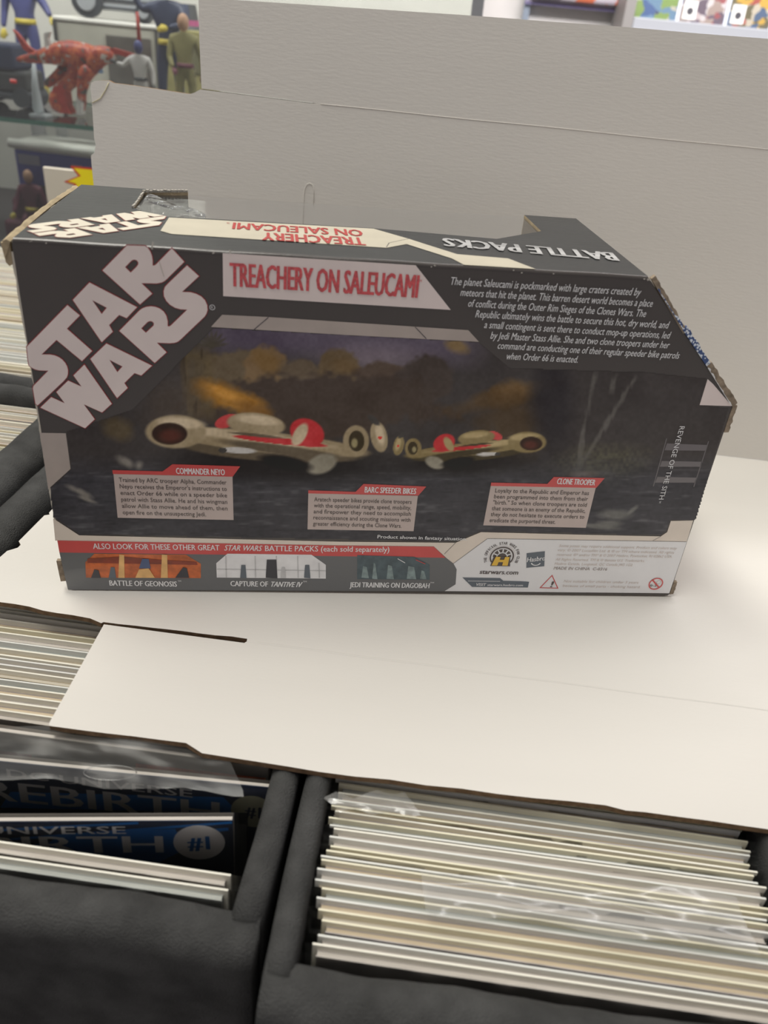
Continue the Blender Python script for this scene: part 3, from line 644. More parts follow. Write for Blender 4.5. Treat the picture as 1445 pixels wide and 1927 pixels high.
# block logo
T1 = lambda x, y: (40 + x / 7.225, 560 + y / 7.225)
T2 = lambda x, y: (120 + x / 4.817, 440 + y / 4.817)
LOGO = [([T1(*p) for p in [(630, 100), (798, 240), (622, 420), (965, 722), (828, 860), (482, 572), (278, 770), (400, 772), (460, 784), (515, 808), (560, 840), (600, 885), (626, 935), (638, 985), (636, 1035), (622, 1080), (580, 1130), (400, 1300), (225, 1462), (196, 1440), (160, 1230), (168, 1198), (370, 990), (300, 988), (240, 984), (190, 972), (145, 950), (108, 920), (92, 820), (78, 665)]], []),
        ([T2(*p) for p in [(235, 440), (665, 663), (570, 762), (503, 733), (412, 825), (445, 885), (345, 980), (84, 597)]], [[T2(*p) for p in [(260, 600), (392, 668), (345, 725)]]]),
        ([T2(*p) for p in [(352, 330), (575, 103), (738, 108), (762, 125), (785, 160), (800, 200), (806, 240), (806, 285), (820, 286), (835, 278), (980, 130), (1092, 252), (935, 408), (915, 425), (890, 438), (845, 448), (705, 445), (802, 540), (692, 638)]], [[T2(*p) for p in [(557, 300), (610, 245), (625, 235), (645, 232), (665, 240), (677, 258), (675, 278), (660, 298), (608, 350)]]]),
        ([T1(*p) for p in [(860, 908), (1232, 1440), (1100, 1558), (852, 1447), (1000, 1650), (870, 1772), (262, 1492), (410, 1350), (592, 1432), (480, 1280), (640, 1125), (822, 1208), (712, 1055)]], []),
        ([T2(*p) for p in [(388, 992), (800, 1193), (703, 1282), (642, 1260), (550, 1350), (580, 1395), (484, 1487), (242, 1132)]], [[T2(*p) for p in [(415, 1140), (533, 1200), (487, 1252)]]]),
        ([T2(*p) for p in [(505, 878), (690, 690), (718, 672), (750, 660), (790, 655), (830, 660), (870, 675), (905, 702), (930, 740), (942, 790), (942, 835), (955, 838), (970, 830), (1120, 685), (1060, 682), (1010, 668), (965, 642), (930, 605), (910, 565), (906, 520), (918, 480), (945, 450), (1118, 285), (1225, 382), (1072, 525), (1150, 528), (1200, 542), (1245, 565), (1280, 600), (1300, 645), (1303, 690), (1292, 725), (1275, 750), (1060, 955), (1035, 975), (1005, 986), (960, 990), (845, 985), (932, 1072), (825, 1168)]], [[T2(*p) for p in [(703, 855), (760, 797), (782, 788), (805, 793), (818, 810), (815, 830), (745, 895)]]])]
def grow(lp, d):
    n = len(lp); A = sum(lp[i][0] * lp[(i + 1) % n][1] - lp[(i + 1) % n][0] * lp[i][1] for i in range(n)); s = 1 if A > 0 else -1; out = []
    for i in range(n):
        p, q, r = Vector(lp[i - 1]), Vector(lp[i]), Vector(lp[(i + 1) % n]); a = (q - p).normalized(); b = (r - q).normalized()
        na, nb = Vector((a.y, -a.x)) * s, Vector((b.y, -b.x)) * s; m_ = (na + nb); m_ = m_ / max(.35, m_.length_squared / 2) if m_.length > 1e-6 else na
        out.append(tuple(q + m_ * d))
    return out
def logo(k, fmap, d):
    for outl, holes in LOGO:
        o2 = [fmap(*front_pt(*p)) for p in outl]; h2 = [[fmap(*front_pt(*p)) for p in h] for h in holes]
        k.poly2([grow(o2, d)] + [grow(h, -d) for h in h2], REDL, 1); k.poly2([o2] + h2, k.white, 2)
k = fink(); k.white = WHT; logo(k, lambda a, b: (a, b), .00035); k.build('block_logo', front, 'large slanted white block lettering with red outline')
# the same lettering upside down on the top: affine fit through matching corners
cr = lambda x, y: (20 + x / 4.516, 380 + y / 4.516)
src = [front_pt(*q) for q in (T2(84, 597), T2(235, 440), T2(665, 663), T1(870, 1772), T1(262, 1492), T2(352, 330), T1(630, 100), T2(505, 878))]
dst = [top_pt(*cr(*q)) for q in ((918, 250), (795, 272), (575, 225), (1095, 86), (1300, 119), (685, 289), (960, 245), (708, 192))]
A = np.array([[a, b, 1] for a, b in src]); sol = np.linalg.lstsq(A, np.array(dst), rcond=None)[0]
def tmap(a, b): r = np.array([a, b, 1]) @ sol; return (float(r[0]), max(float(r[1]), .0003))
CRM = mat('print_cream', rgb(216, 208, 190), rough=.45, spec=.4, var=.05, vscale=80)
CRMT = mat('print_cream_strip', rgb(196, 188, 168), rough=.45, spec=.4, var=.05, vscale=80)
k = tink(); k.white = CRM; logo(k, tmap, .0003); k.build('block_logo', top, 'cream block lettering upside down on the top')
k = tink(); REDB = mat('print_red_top', rgb(176, 60, 56), .45, .4)
k.poly([(318, 410), (703, 431), (769, 450), (800, 460), (860, 479), (956, 487), (1008, 507), (873, 499), (850, 487), (765, 460), (727, 467), (323, 441), (302, 435)], CRMT, 1)
k.line((727, 466), (732, 458), .0003, DRK, 2); k.line((732, 458), (769, 450), .0002, DRK, 2)
k.text('TREACHERY', (682, 449), (494, 439), .0135, REDB, bold=.02); k.text('ON SALEUCAMI', (679, 434.5), (440, 420.5), .0120, REDB, bold=.02); k.text('TM', (432, 419.5), (427, 419.3), .003, REDB)
CHR = mat('print_silver', rgb(205, 205, 205), .25, .5, metal=.3, var=.35, vscale=160, stretch=(.15, 1, 1))
k.text('BATTLE PACKS', (1150, 477), (833, 449.5), .0150, CHR, bold=.035)
k.build('title_strip', top, 'cream strip with upside down red title and silver lettering')
# scuffs along the top fold
k = fink(); rn = random.Random(12); SC = mat('scuff', rgb(205, 200, 190), .8)
for i in range(26):
    x = rn.choice((rn.uniform(28, 100), rn.uniform(284, 294), rn.uniform(400, 404), rn.uniform(810, 825), rn.uniform(1215, 1224), rn.uniform(850, 1220))); y = 450 + (x - 20) * .0625 + rn.uniform(-1, 3); r = rn.uniform(.5, 1.6)
    k.poly([(x - r, y), (x, y - r), (x + r * 2, y), (x, y + r)], SC, 3)
k.line((288, 455), (286, 467), .0006, SC, 3); k.line((432, 470), (434, 477), .0006, SC, 3); k.line((300, 492), (309, 520), .0003, SC, 4)
k.build('scuff', front, 'pale scuffs along the upper fold')['kind'] = 'stuff'

# ------------------------------------------------------------------ comic storage boxes
FAB = mat('black_fabric', rgb(72, 72, 71), .95, .3, var=.3, vscale=60, bump=1.0, bscale=1400)
ZB = -0.285
def padded(name, x0, x1, y0, y1, z0, z1, parent, seed=0, lump=.0012):
    """a soft fabric covered wall with a rounded, slightly lumpy rim"""
    long_x = (x1 - x0) > (y1 - y0); n = 34; rn = random.Random(seed); v = []; f = []
    tk = (y1 - y0) if long_x else (x1 - x0); r = min(tk / 2, .012)
    prof = [(0, z0), (0, z1 - r * 2)] + [(tk / 2 - math.cos(a) * tk / 2, z1 - r + math.sin(a) * r) for a in [PI * j / 8 for j in range(9)]] + [(tk, z1 - r * 2), (tk, z0)]
    prof[2] = (0, z1 - r); m_ = len(prof); ph = rn.uniform(0, 6)
    for i in range(n + 1):
        t = i / n; wz = lump * (math.sin(t * 23 + ph) * .5 + math.sin(t * 57 + ph) * .3); wx = lump * .5 * math.sin(t * 17 + ph)
        for j, (u, z) in enumerate(prof):
            k_ = 1 if 2 <= j <= m_ - 3 else 0
            if long_x: v.append((x0 + (x1 - x0) * t, y0 + u + wx * k_, z + wz * k_))
            else: v.append((x0 + u + wx * k_, y0 + (y1 - y0) * t, z + wz * k_))
        if i:
            k = m_ * i
            for j in range(m_): f.append((k - m_ + j, k - m_ + (j + 1) % m_, k + (j + 1) % m_, k + j))
    f += [tuple(range(m_)), tuple(m_ * n + j for j in range(m_))[::-1]]
    me = mesh(name, v, f, FAB, smooth=True); bm = bmesh.new(); bm.from_mesh(me); bmesh.ops.recalc_face_normals(bm, faces=bm.faces); bm.to_mesh(me); bm.free()
    return put(name, me, parent)
def comic_box(label, s0, s1, t0, t1, ztop, wl, wr, wf, wb, seed):
    cx, cy = (s0 + s1) / 2, (t0 + t1) / 2
    r = thing('comic_box', label, 'storage box', (cx, cy, ZB), group='black fabric comic storage boxes')
    a, b, c, d = s0 - cx, s1 - cx, t0 - cy, t1 - cy; h = ztop - ZB
    box('bottom_panel', a + wl, b - wr, c + wf, d - wb, 0.0005, .008, FAB, r)
    padded('side_wall', a, a + wl, c + wf * .6, d, 0.0, h, r, seed); padded('side_wall', b - wr, b, c + wf * .6, d, 0.0, h, r, seed + 1)
    padded('front_wall', a + .001, b - .001, c, c + wf, 0, h - .0015, r, seed + 2); padded('back_wall', a + .001, b - .001, d - wb, d, 0, h - .0015, r, seed + 3)
    return r
boxA = comic_box('black fabric comic box at front left holding blue-covered comics', -.082, .1395, -.168, .243, -.0042, .024, .0120, .020, .018, 1)
boxC = comic_box('black fabric comic box at front right full of bagged comics', .1430, .3460, -.1860, .243, -.0042, .0105, .012, .022, .018, 11)
boxB = comic_box('black fabric comic box left of the front left box, thick padded wall in view', -.312, -.0855, -.168, .243, -.0005, .02, .030, .02, .017, 21)
boxD = comic_box('rear black fabric comic box packed with white-edged comics', -.44, -.085, .247, .640, -.002, .02, .02, .018, .02, 31)
# frayed threads where the right wall of the front left box ends
for i, (p, q) in enumerate((((488, 1704), (494, 1709)), ((493, 1707), (497, 1716)), ((496, 1712), (490, 1718)))):
    a = at_z(*p, -.0105); b_ = at_z(*q, -.0105); o_ = Vector(boxA.location)
    loc = Vector(((-.082 + .1395) / 2, (-.168 + .243) / 2, ZB))
    tagp(tube('frayed_thread', [a - loc, (a + b_) / 2 - loc + Vector((.0006, 0, .0012)), b_ - loc], .0008, mat('thread', rgb(200, 190, 165), .8), boxA, n=5), 'pale frayed thread')
# ------------------------------------------------------------------ comics
BOARD = [mat('board_%d' % i, c, .55, .3) for i, c in enumerate((rgb(240, 236, 222), rgb(236, 230, 205), rgb(228, 228, 222)))]
PAGE = [mat('pages_%d' % i, c, .75, .2, var=.12, vscale=400, stretch=(.05, 1, 1)) for i, c in enumerate((rgb(204, 197, 188), rgb(206, 190, 164), rgb(194, 187, 185), rgb(186, 188, 182), rgb(202, 194, 178)))]
COVER = [mat('cover_%d' % i, c, .35, .5, var=.15, vscale=40) for i, c in enumerate((rgb(200, 193, 186), rgb(186, 179, 180), rgb(204, 188, 160), rgb(184, 186, 182), rgb(198, 186, 164)))]
SLEEVE = film_mat('poly_sleeve', refl=.06, rough=.2, bump=.35, bscale=30, haze=.05)
CW, CH = .1690, .2630
def comic_meshes(i):
    bm = bmesh.new(); box_bm(bm, -CW / 2, CW / 2, -.0009, .0009, 0, CH, mi=0); box_bm(bm, -CW / 2 - .0003, CW / 2 + .0003, -.00125, -.0009, 0, CH + .0003, mi=1); box_bm(bm, -CW / 2 - .0003, CW / 2 + .0003, .0009, .00115, 0, CH + .0003, mi=1)
    pg = bpy.data.meshes.new('pages'); bm.to_mesh(pg); bm.free(); pg.materials.append(PAGE[i % 5]); pg.materials.append(COVER[i % 5])
    bm = bmesh.new(); box_bm(bm, -.0865, .0865, .0012, .0020, 0, .2660); bd = bpy.data.meshes.new('backing_board'); bm.to_mesh(bd); bm.free(); bd.materials.append(BOARD[i % 3])
    rn = random.Random(i); n = 24; v = []; f = []
    for q in range(n + 1):
        x = -.0905 + .181 * q / n; w1 = rn.uniform(-.0003, .0003)
        v += [(x, -.0015, .02), (x, -.0015 + w1 * .5, .2600), (x, -.0014 + w1, .2648 + rn.uniform(-.0005, .0005)), (x, .0023, .2652), (x, .0023, .02)]
        if q:
            k = 5 * q
            for j in (0, 1, 3): f.append((k - 5 + j, k + j, k + j + 1, k - 4 + j))
    sl = mesh('plastic_sleeve', v, f, SLEEVE, smooth=True)
    return pg, bd, sl
KIT = [comic_meshes(i) for i in range(15)]
GR = {}
def comic(s, t, z, kit, label, group, lean=0.03, rz=0, scale=1, parts=3, seedz=0):
    r = thing('comic_book', label, 'comic', (s, t, z), (-lean, 0, rz), group)
    pg, bd, sl = KIT[kit % 15]
    a = put('pages', pg, r); b_ = put('backing_board', bd, r)
    if parts > 2: put('plastic_sleeve', sl, r)
    if scale != 1: r.scale = (scale, 1, 1)
    return r
zf = ZB + .0095
rn = random.Random(21)
# front right box, counted from the front rim
t = -.1570; ts = []
while t < -.045:
    ts.append(t); t += rn.choice((.0026, .0029, .0033, .0038)) * (1.0 if t > -.13 else 1.12)
for i, t in enumerate(ts):
    side_ = rn.uniform(-.0018, .0022) + (.0015 if i < 6 else 0); zz = rn.uniform(-.0022, .0006) - (.0045 if i < 4 else .0025)
    kit = rn.choice((0, 1, 2, 5, 6, 8, 10, 13)) if i not in (3, 4, 6, 8) else rn.choice((1, 4, 11, 14))
    comic(.2425 + side_, t - .003, zf + zz, kit, 'bagged comic with white backing board in the front right box, %s from the front rim' % ordn(i + 1), 'bagged comics in the front right box', lean=.012, rz=math.radians(rn.uniform(-.35, .35)))
NC = len(ts)
# front left box: the two at the rim, then the blue-covered ones, then the pale stack
comic(.0365, -.1482, zf - .0040, 3, 'bagged comic with white board against the front rim of the left box', 'pale comics in the front left box', lean=.02, rz=0)
comic(.0360, -.1425, zf - .0035, 0, 'bagged comic with white board just before the blue cover', 'pale comics in the front left box', lean=.02, rz=0)
NAVY = mat('cover_navy', rgb(52, 58, 74), .3, .5, var=.25, vscale=20); BLU = mat('cover_blue', rgb(46, 112, 180), .3, .5, var=.25, vscale=30, stretch=(.3, 1, 1)); CWH = mat('cover_white', rgb(236, 232, 228), .35, .5)
CLEAR = film_mat('clear_sleeve', refl=.045, rough=.15, bump=.3, bscale=30, haze=.012)
def blue_comic(pl, pr_, ztop, lean, label, seed, cm=None):
    a, b_ = at_z(*pl, ztop), at_z(*pr_, ztop); d = (b_ - a).normalized(); rz = math.atan2(d.y, d.x)
    h = CH; mid = b_ - d * (CW / 2); base_ = Vector((mid.x, mid.y, 0)) + Matrix.Rotation(rz, 3, 'Z') @ Vector((0, -math.sin(lean) * h, 0))
    r = thing('comic_book', label, 'comic', (base_.x, base_.y, ztop - math.cos(lean) * h), (-lean, 0, rz), 'blue-covered comics in the front left box')
    bm = bmesh.new(); box_bm(bm, -CW / 2, CW / 2, -.0010, .0010, 0, CH - .0004); from_bm('pages', bm, PAGE[0], r)
    cv = box('cover', -CW / 2 - .0004, CW / 2 + .0004, -.0014, -.0010, 0, CH, cm or NAVY, r)
    bdo = put('backing_board', KIT[seed][1], r); bdo.scale = (.97, 1, .955)
    sme = KIT[seed][2].copy(); sme.materials[0] = CLEAR; sl = put('plastic_sleeve', sme, r); sl.location = (0, -.0006, -0.002); sl.scale = (1, 1.3, 1)
    mw = Matrix.Translation(RT @ Vector((base_.x, base_.y, ztop - math.cos(lean) * h))) @ Euler((-lean, 0, rz + TH)).to_matrix().to_4x4(); inv = mw.inverted()
    P0 = mw @ Vector((0, -.0014, .1)); n = mw.to_3x3() @ Vector((0, 1, 0))
    def to2(px, py): q = inv @ on_plane(px, py, P0, n); return (min(max(q.x, -CW / 2), CW / 2), min(q.z, CH - .001))
    return r, cv, Ink(to2, lambda a, b, l: (a, -.0014 - .00008 * l, b)), Ink(lambda px, py: tuple((lambda q: (q.x, q.z))(inv @ on_plane(px, py, P0, n))), lambda a, b, l: (a, -.0014 - .00008 * l, b))
r1, cv1, k, kk = blue_comic((0, 1541), (437, 1539), -.0115, .06, 'navy and blue comic with white circled number one, nearer of the blue-covered two', 4)
for i, (a, b_) in enumerate((((10, 1580), (440, 1545)), ((60, 1592), (430, 1560)), ((120, 1604), (420, 1580)), ((230, 1618), (330, 1600)), ((0, 1562), (260, 1545)))): 
    k.line(a, b_, .0014 + .0004 * (i % 2), BLU, 1)
k.poly([(120, 1568), (330, 1560), (345, 1600), (300, 1622), (60, 1606)], BLU, .7)
kk.text('DC UNIVERSE', (-138, 1569), (237, 1568), .0042, CWH, bold=.03); kk.text('REBIRTH', (-172, 1606), (307, 1603), .0098, CWH, bold=.035)
c_ = kk.to2(375, 1585); kk.ellipse(c_, .0104, CWH, 2); kk.text('#1', (356, 1598), (394, 1597), .0078, BLU, bold=.05, layer=4)
kk.v = [(max(x, -CW / 2), y, z) for x, y, z in kk.v]
k.build('cover_streaks', cv1); kk.build('cover_lettering', cv1, 'white slab lettering and white circle with blue number')
r2, cv2, k, kk = blue_comic((0, 1428), (512, 1478), -.0105, .08, 'navy comic in a hazy bag, farther of the blue-covered two', 7)
CFA = mat('cover_white_faded', rgb(196, 194, 192), .35, .5); COL = mat('cover_olive', rgb(160, 158, 134), .4, .4)
k.poly([(20, 1490), (420, 1500), (450, 1530), (0, 1520)], BLU, .7)
kk.text('DC UNIVERSE', (15, 1461), (362, 1500), .0045, CFA, bold=.03); kk.text('REBIRTH', (-30, 1502), (412, 1545), .0115, CFA, bold=.035)
kk.ellipse(kk.to2(476, 1527), .0095, COL, 2); kk.text('#1', (462, 1536), (490, 1539), .0065, NAVY, bold=.04, layer=4)
kk.v = [(max(x, -CW / 2), y, z) for x, y, z in kk.v]
k.build('cover_streaks', cv2); kk.build('cover_lettering', cv2, 'faded white slab lettering')
r3, cv3, k, kk = blue_comic((0, 1372), (505, 1440), -.0080, .06, 'comic with red-orange art on a cover greyed as bag glare, behind the blue covers', 2, mat('cover_bag_glare', rgb(128, 124, 116), .4, .4, var=.25, vscale=25, stretch=(.2, 1, 1)))  # grey of this cover stands in for glare on the plastic bag
k.poly([(255, 1436), (500, 1464), (500, 1480), (258, 1462)], mat('cover_orange', rgb(196, 92, 60), .4, .4, var=.5, vscale=120), 1); k.poly([(0, 1412), (60, 1420), (60, 1440), (0, 1438)], mat('cover_red', rgb(150, 66, 60), .4, .4, var=.3, vscale=80), 1)
k.build('cover_art', cv3, 'red-orange cover art')
t = -.0735; i = 0
while t < .012:
    i += 1
    comic(.0370 + rn.uniform(-.0015, .0015), t - .003, zf - .003 + rn.uniform(-.003, .0005), rn.choice((0, 1, 3, 4, 6, 8, 9, 11)), 'bagged comic in the front left box, %s behind the blue covers' % ordn(i), 'pale comics in the front left box', lean=.012, rz=math.radians(rn.uniform(-.4, .4)))
    t += rn.choice((.0035, .0042, .0052))
# left box, seen past the carton
t = .120; i = 0
while t < .2235:
    i += 1
    comic(-.2045 + rn.uniform(-.0015, .0015), t - .006, zf - .006 + rn.uniform(-.003, .002), rn.randrange(15), 'bagged comic in the left box, %s row towards the dark divider' % ordn(0 + i), 'bagged comics in the left box', parts=2, lean=.02, rz=math.radians(rn.uniform(-.4, .4)))
    t += rn.choice((.0042, .0050, .0058))
# rear box
t = .2720; i = 0
while t < .612:
    i += 1
    comic(-.2625 + rn.uniform(-.002, .002), t - .006, zf + .002 + rn.uniform(-.003, .003) + (.0 if i < 30 else .002), rn.randrange(15), 'white-edged comic in the rear box, %s from its near rim' % ordn(i), 'comics in the rear box', parts=2, lean=.02, rz=math.radians(rn.uniform(-.5, .5)), scale=1.72)
    t += rn.choice((.0046, .0054, .0062))
# loose clear bags lying on the comics
def loose_bag(pts, z, label, amp=.0016, seed=0, nu=26, nv=14, m=None):
    c4 = [at_z(px, py, z) for px, py in pts]; rn_ = random.Random(seed); ph = [rn_.uniform(0, 6) for _ in range(6)]; v = []; f = []
    ctr = sum(c4, Vector()) / 4
    for i in range(nu + 1):
        for j in range(nv + 1):
            a, b_ = i / nu, j / nv; p = (c4[0] * (1 - a) + c4[1] * a) * (1 - b_) + (c4[3] * (1 - a) + c4[2] * a) * b_
            wz = 1.6 * mnoise.noise(Vector((a * 5 + ph[0], b_ * 2.2, ph[1]))) + .7 * mnoise.noise(Vector((a * 13 + ph[2], b_ * 6, ph[3])))
            ed = .0012 * math.sin(a * 13 + ph[3]) * (1 if b_ in (0, 1) else 0)
            v.append((p.x - ctr.x, p.y - ctr.y + ed, .0010 + amp * (.6 + .7 * wz)))
            if i and j: k = i * (nv + 1) + j; f.append((k - nv - 2, k - nv - 1, k, k - 1))
    o = put('clear_bag', mesh('clear_bag', v, f, m, smooth=True)); o.location = (ctr.x, ctr.y, z)
    o['label'] = label; o['category'] = 'plastic bag'; return o
LOOSE = film_mat('loose_film', refl=.05, rough=.16, bump=.5, bscale=18, haze=.16)
loose_bag([(790, 1640), (1380, 1690), (1425, 1800), (800, 1718)], -.0075, 'crinkled clear bag lying across the right of the front right comics', seed=3, m=LOOSE)
loose_bag([(604, 1506), (760, 1494), (790, 1540), (640, 1530)], -.0085, 'small loose piece of clear film at the back left of the right comics', seed=5, nu=12, nv=8, m=LOOSE)
hb = loose_bag([(-40, 1368), (420, 1408), (460, 1500), (-30, 1470)], -.0052, 'hazy clear bag with a hang hole over the front left comics', seed=8, m=film_mat('hazy_film', refl=.03, rough=.25, bump=.2, bscale=14, haze=.05))
hc = [at_z(207 + 50 * math.cos(a), 1454 + 14 * math.sin(a), -.0035) for a in [2 * PI * i / 24 for i in range(25)]]
hl = hb.location.copy()
tube('hole_rim', [p - hl for p in hc], .00022, SLEEVE, hb, n=5)

# ------------------------------------------------------------------ display case at the back left
CABR = math.radians(-6)
cab = thing('display_cabinet', 'glass display cabinet with grey back behind the comics at left', 'cabinet', (-.42, .88, ZF))
def cpt(px, py, T): q = at_t(px, py, T); return q
CG = mat('cabinet_grey', rgb(186, 184, 176), .6, .3, var=.1, vscale=5)
GL = film_mat('cabinet_glass', tint=(.97, .985, .975, 1), refl=.04, rough=.02, bump=0, haze=.03)
zb = -.10
box('base', -.62, .60, 0, .50, 0, zb - ZF, mat('cabinet_dark', rgb(66, 62, 62), .5, .3, var=.2, vscale=8), cab, bev=.004)
box('back_panel', -.62, .60, .47, .49, zb - ZF, .75 - ZF, CG, cab)
for x in (-.62, .585): box('corner_post', x, x + .015, .0, .015, zb - ZF, .75 - ZF, mat('post_alu', rgb(150, 152, 155), .35, metal=.8), cab)
def glass_shelf(z, name='glass_shelf'):
    o = box(name, -.60, .585, .004, .465, z - ZF - .006, z - ZF, [GL, mat('glass_edge', rgb(110, 172, 152), .15, .6)], cab)
    for p in o.data.polygons:
        if abs(p.normal.z) < .5: p.material_index = 1
    o.rotation_euler = (0, 0, 0); return o
glass_shelf(.10)
fg = box('front_glass', -.605, .585, .0, .003, zb - ZF + .002, .745 - ZF, GL, cab)
# items in it
SZ = .1003; BZ = zb + .0003
def item(name, label, cat, loc, rz=0, group=None): return thing(name, label, cat, loc, (0, 0, rz), group)
ACR = film_mat('clear_acrylic', tint=(.95, .97, .97, 1), refl=.16, rough=.1, bump=0, haze=.35)
# silver-framed window box on the shelf
def pxbox(T, x0, x1, ytop): a = at_t(x0, ytop, T); b_ = at_t(x1, ytop, T); return a, b_
T0 = 1.13; a, b_ = at_t(98, 30, T0), at_t(296, 46, T0)
wb = item('window_box', 'grey toy package with dark rounded window and bright top edge on the glass shelf', 'package', ((a.x + b_.x) / 2, T0 + .04, SZ)); hw = (b_.x - a.x) / 2; hh = (a.z + b_.z) / 2 - SZ
box('body', -hw, hw, -.04, .04, 0, hh - .006, mat('pkg_grey', rgb(176, 174, 160), .6, var=.06, vscale=30), wb, bev=.002)
box('top_edge', -hw, hw, -.042, .04, hh - .006, hh, mat('pkg_white', rgb(240, 238, 228), .4), wb, bev=.0015)
box('window', .0, hw * .86, -.0425, -.0402, hh * .12, hh * .84, mat('pkg_window', rgb(88, 86, 80), .2, .6, var=.25, vscale=30), wb, bev=.001)
box('side_edge', hw * .94, hw, -.0425, -.0402, 0, hh - .006, mat('pkg_dark', rgb(74, 74, 70), .4), wb); box('side_edge', -hw, -hw * .93, -.0425, -.0402, 0, hh - .006, MATS['pkg_dark'], wb)
# grey toy vehicle standing on it
vh = item('toy_vehicle', 'grey toy vehicle with a dark round wheel on top of the grey package', 'toy', ((a.x + b_.x) / 2 + .0, T0 + .04, SZ + hh + .0002)); VG = mat('toy_grey', rgb(176, 180, 182), .4, .5); VD = mat('toy_dark', rgb(70, 74, 78), .5)
box('body', -.060, .085, -.028, .028, .013, .05, VG, vh, bev=.006, seg=2); box('panel_stripe', -.01, .08, -.0292, -.0280, .026, .030, VD, vh); box('panel_stripe', -.01, .08, -.0292, -.0280, .016, .019, VD, vh)
for x in (-.028, .065):
    bm = bmesh.new(); bmesh.ops.create_cone(bm, cap_ends=True, segments=28, radius1=.024 if x < 0 else .014, radius2=.024 if x < 0 else .014, depth=.012, matrix=Matrix.Translation((x, -.034, .025 if x < 0 else .0142)) @ Matrix.Rotation(PI / 2, 4, 'X'))
    wh = from_bm('wheel', bm, VD, vh); bm = bmesh.new(); bmesh.ops.create_cone(bm, cap_ends=True, segments=20, radius1=.016 if x < 0 else .008, radius2=.014 if x < 0 else .007, depth=.003, matrix=Matrix.Translation((x, -.0412, .025 if x < 0 else .0142)) @ Matrix.Rotation(PI / 2, 4, 'X')); from_bm('hub', bm, VG, wh)
# action figures: one continuous body each
def figure(label, s, t, z, h, body, trim, skin_, pose, rz=0, name='toy_figure'):
    r = item(name, label, 'toy figure', (s, t, z), rz, None); u = h / 7.5
    P = dict(hip=(0, 0, 3.75), lhip=(-.45, 0, 3.6), rhip=(.45, 0, 3.6), lk=(-.5, -.1, 1.95), rk=(.55, -.1, 1.95), la=(-.6, .1, .38), ra=(.65, .1, .38), lt=(-.65, -.5, .16), rt=(.7, -.5, .16),
             waist=(0, 0, 4.4), chest=(0, 0, 5.5), neck=(0, 0, 6.3), ls=(-.9, 0, 5.85), rs=(.9, 0, 5.85), le=(-1.3, 0, 4.7), re=(1.3, 0, 4.7), lw=(-1.4, -.3, 3.7), rw=(1.4, -.3, 3.7))
    P.update(pose); ks = list(P); ix = {n_: i for i, n_ in enumerate(ks)}
    E = [('hip', 'lhip'), ('hip', 'rhip'), ('lhip', 'lk'), ('rhip', 'rk'), ('lk', 'la'), ('rk', 'ra'), ('la', 'lt'), ('ra', 'rt'), ('hip', 'waist'), ('waist', 'chest'), ('chest', 'neck'), ('chest', 'ls'), ('chest', 'rs'), ('ls', 'le'), ('rs', 're'), ('le', 'lw'), ('re', 'rw')]
    R = dict(hip=.6, lhip=.42, rhip=.42, lk=.28, rk=.28, la=.19, ra=.19, lt=.15, rt=.15, waist=.52, chest=.72, neck=.25, ls=.36, rs=.36, le=.24, re=.24, lw=.17, rw=.17)
    skin('body', [tuple(c * u for c in P[n_]) for n_ in ks], [(ix[a_], ix[b2]) for a_, b2 in E], [R[n_] * u for n_ in ks], body, r, 0, 2)
    nk = Vector(P['neck']) * u
    bm = bmesh.new(); bmesh.ops.create_uvsphere(bm, u_segments=16, v_segments=10, radius=1, matrix=Matrix.Translation(nk + Vector((0, -.05 * u, .62 * u))) @ Matrix.Diagonal((.42 * u, .48 * u, .6 * u, 1))); hd = from_bm('head', bm, skin_, r, True)
    bm = bmesh.new(); bmesh.ops.create_cone(bm, cap_ends=True, segments=18, radius1=.68 * u, radius2=.64 * u, depth=.3 * u, matrix=Matrix.Translation((0, 0, 4.15 * u))); from_bm('belt', bm, trim, r, True)
    for w_ in ('lw', 'rw'):
        e = Vector(P[w_]) * u; el = Vector(P[w_[0] + 'e']) * u; d = (e - el).normalized(); sd = d.orthogonal().normalized()
        hv = [tuple(e), tuple(e + d * .32 * u)]; he = [(0, 1)]; hr = [.16 * u, .19 * u]
        for q in range(4): hv.append(tuple(e + d * (.62 + .06 * (q in (1, 2))) * u + sd * (q - 1.5) * .11 * u)); he.append((1, len(hv) - 1)); hr.append(.055 * u)
        hv.append(tuple(e + d * .35 * u - sd * .34 * u)); he.append((1, len(hv) - 1)); hr.append(.06 * u)
        skin('hand', hv, he, hr, trim, r, 0, 1)
    for a_ in ('lt', 'rt'):
        q = Vector(P[a_]) * u; box('boot', q.x - .25 * u, q.x + .25 * u, q.y - .25 * u, q.y + .75 * u, 0, .5 * u, trim, r, bev=.1 * u, seg=2)
    return r
TB = mat('toy_blue', rgb(74, 78, 128), .45, .5); TY = mat('toy_yellow', rgb(205, 185, 70), .45, .5); TSK = mat('toy_skin', rgb(190, 150, 120), .5); TNV = mat('toy_navy', rgb(52, 60, 84), .45, .5)
TOL = mat('toy_olive', rgb(140, 134, 88), .55, .3, var=.15, vscale=60); TRD = mat('toy_red', rgb(178, 60, 48), .4, .5, var=.2, vscale=90); TOR = mat('toy_orange', rgb(205, 100, 56), .4, .5, var=.25, vscale=80); TWH = mat('toy_white', rgb(214, 210, 204), .45, .5); TMA = mat('toy_maroon', rgb(110, 58, 70), .5); TGR = mat('toy_darkgrey', rgb(70, 72, 72), .5); TLB = mat('toy_light_blue', rgb(130, 165, 205), .4)
q = at_t(48, 40, 1.20); fh = (q.z - SZ) / 4.15 * 7.5
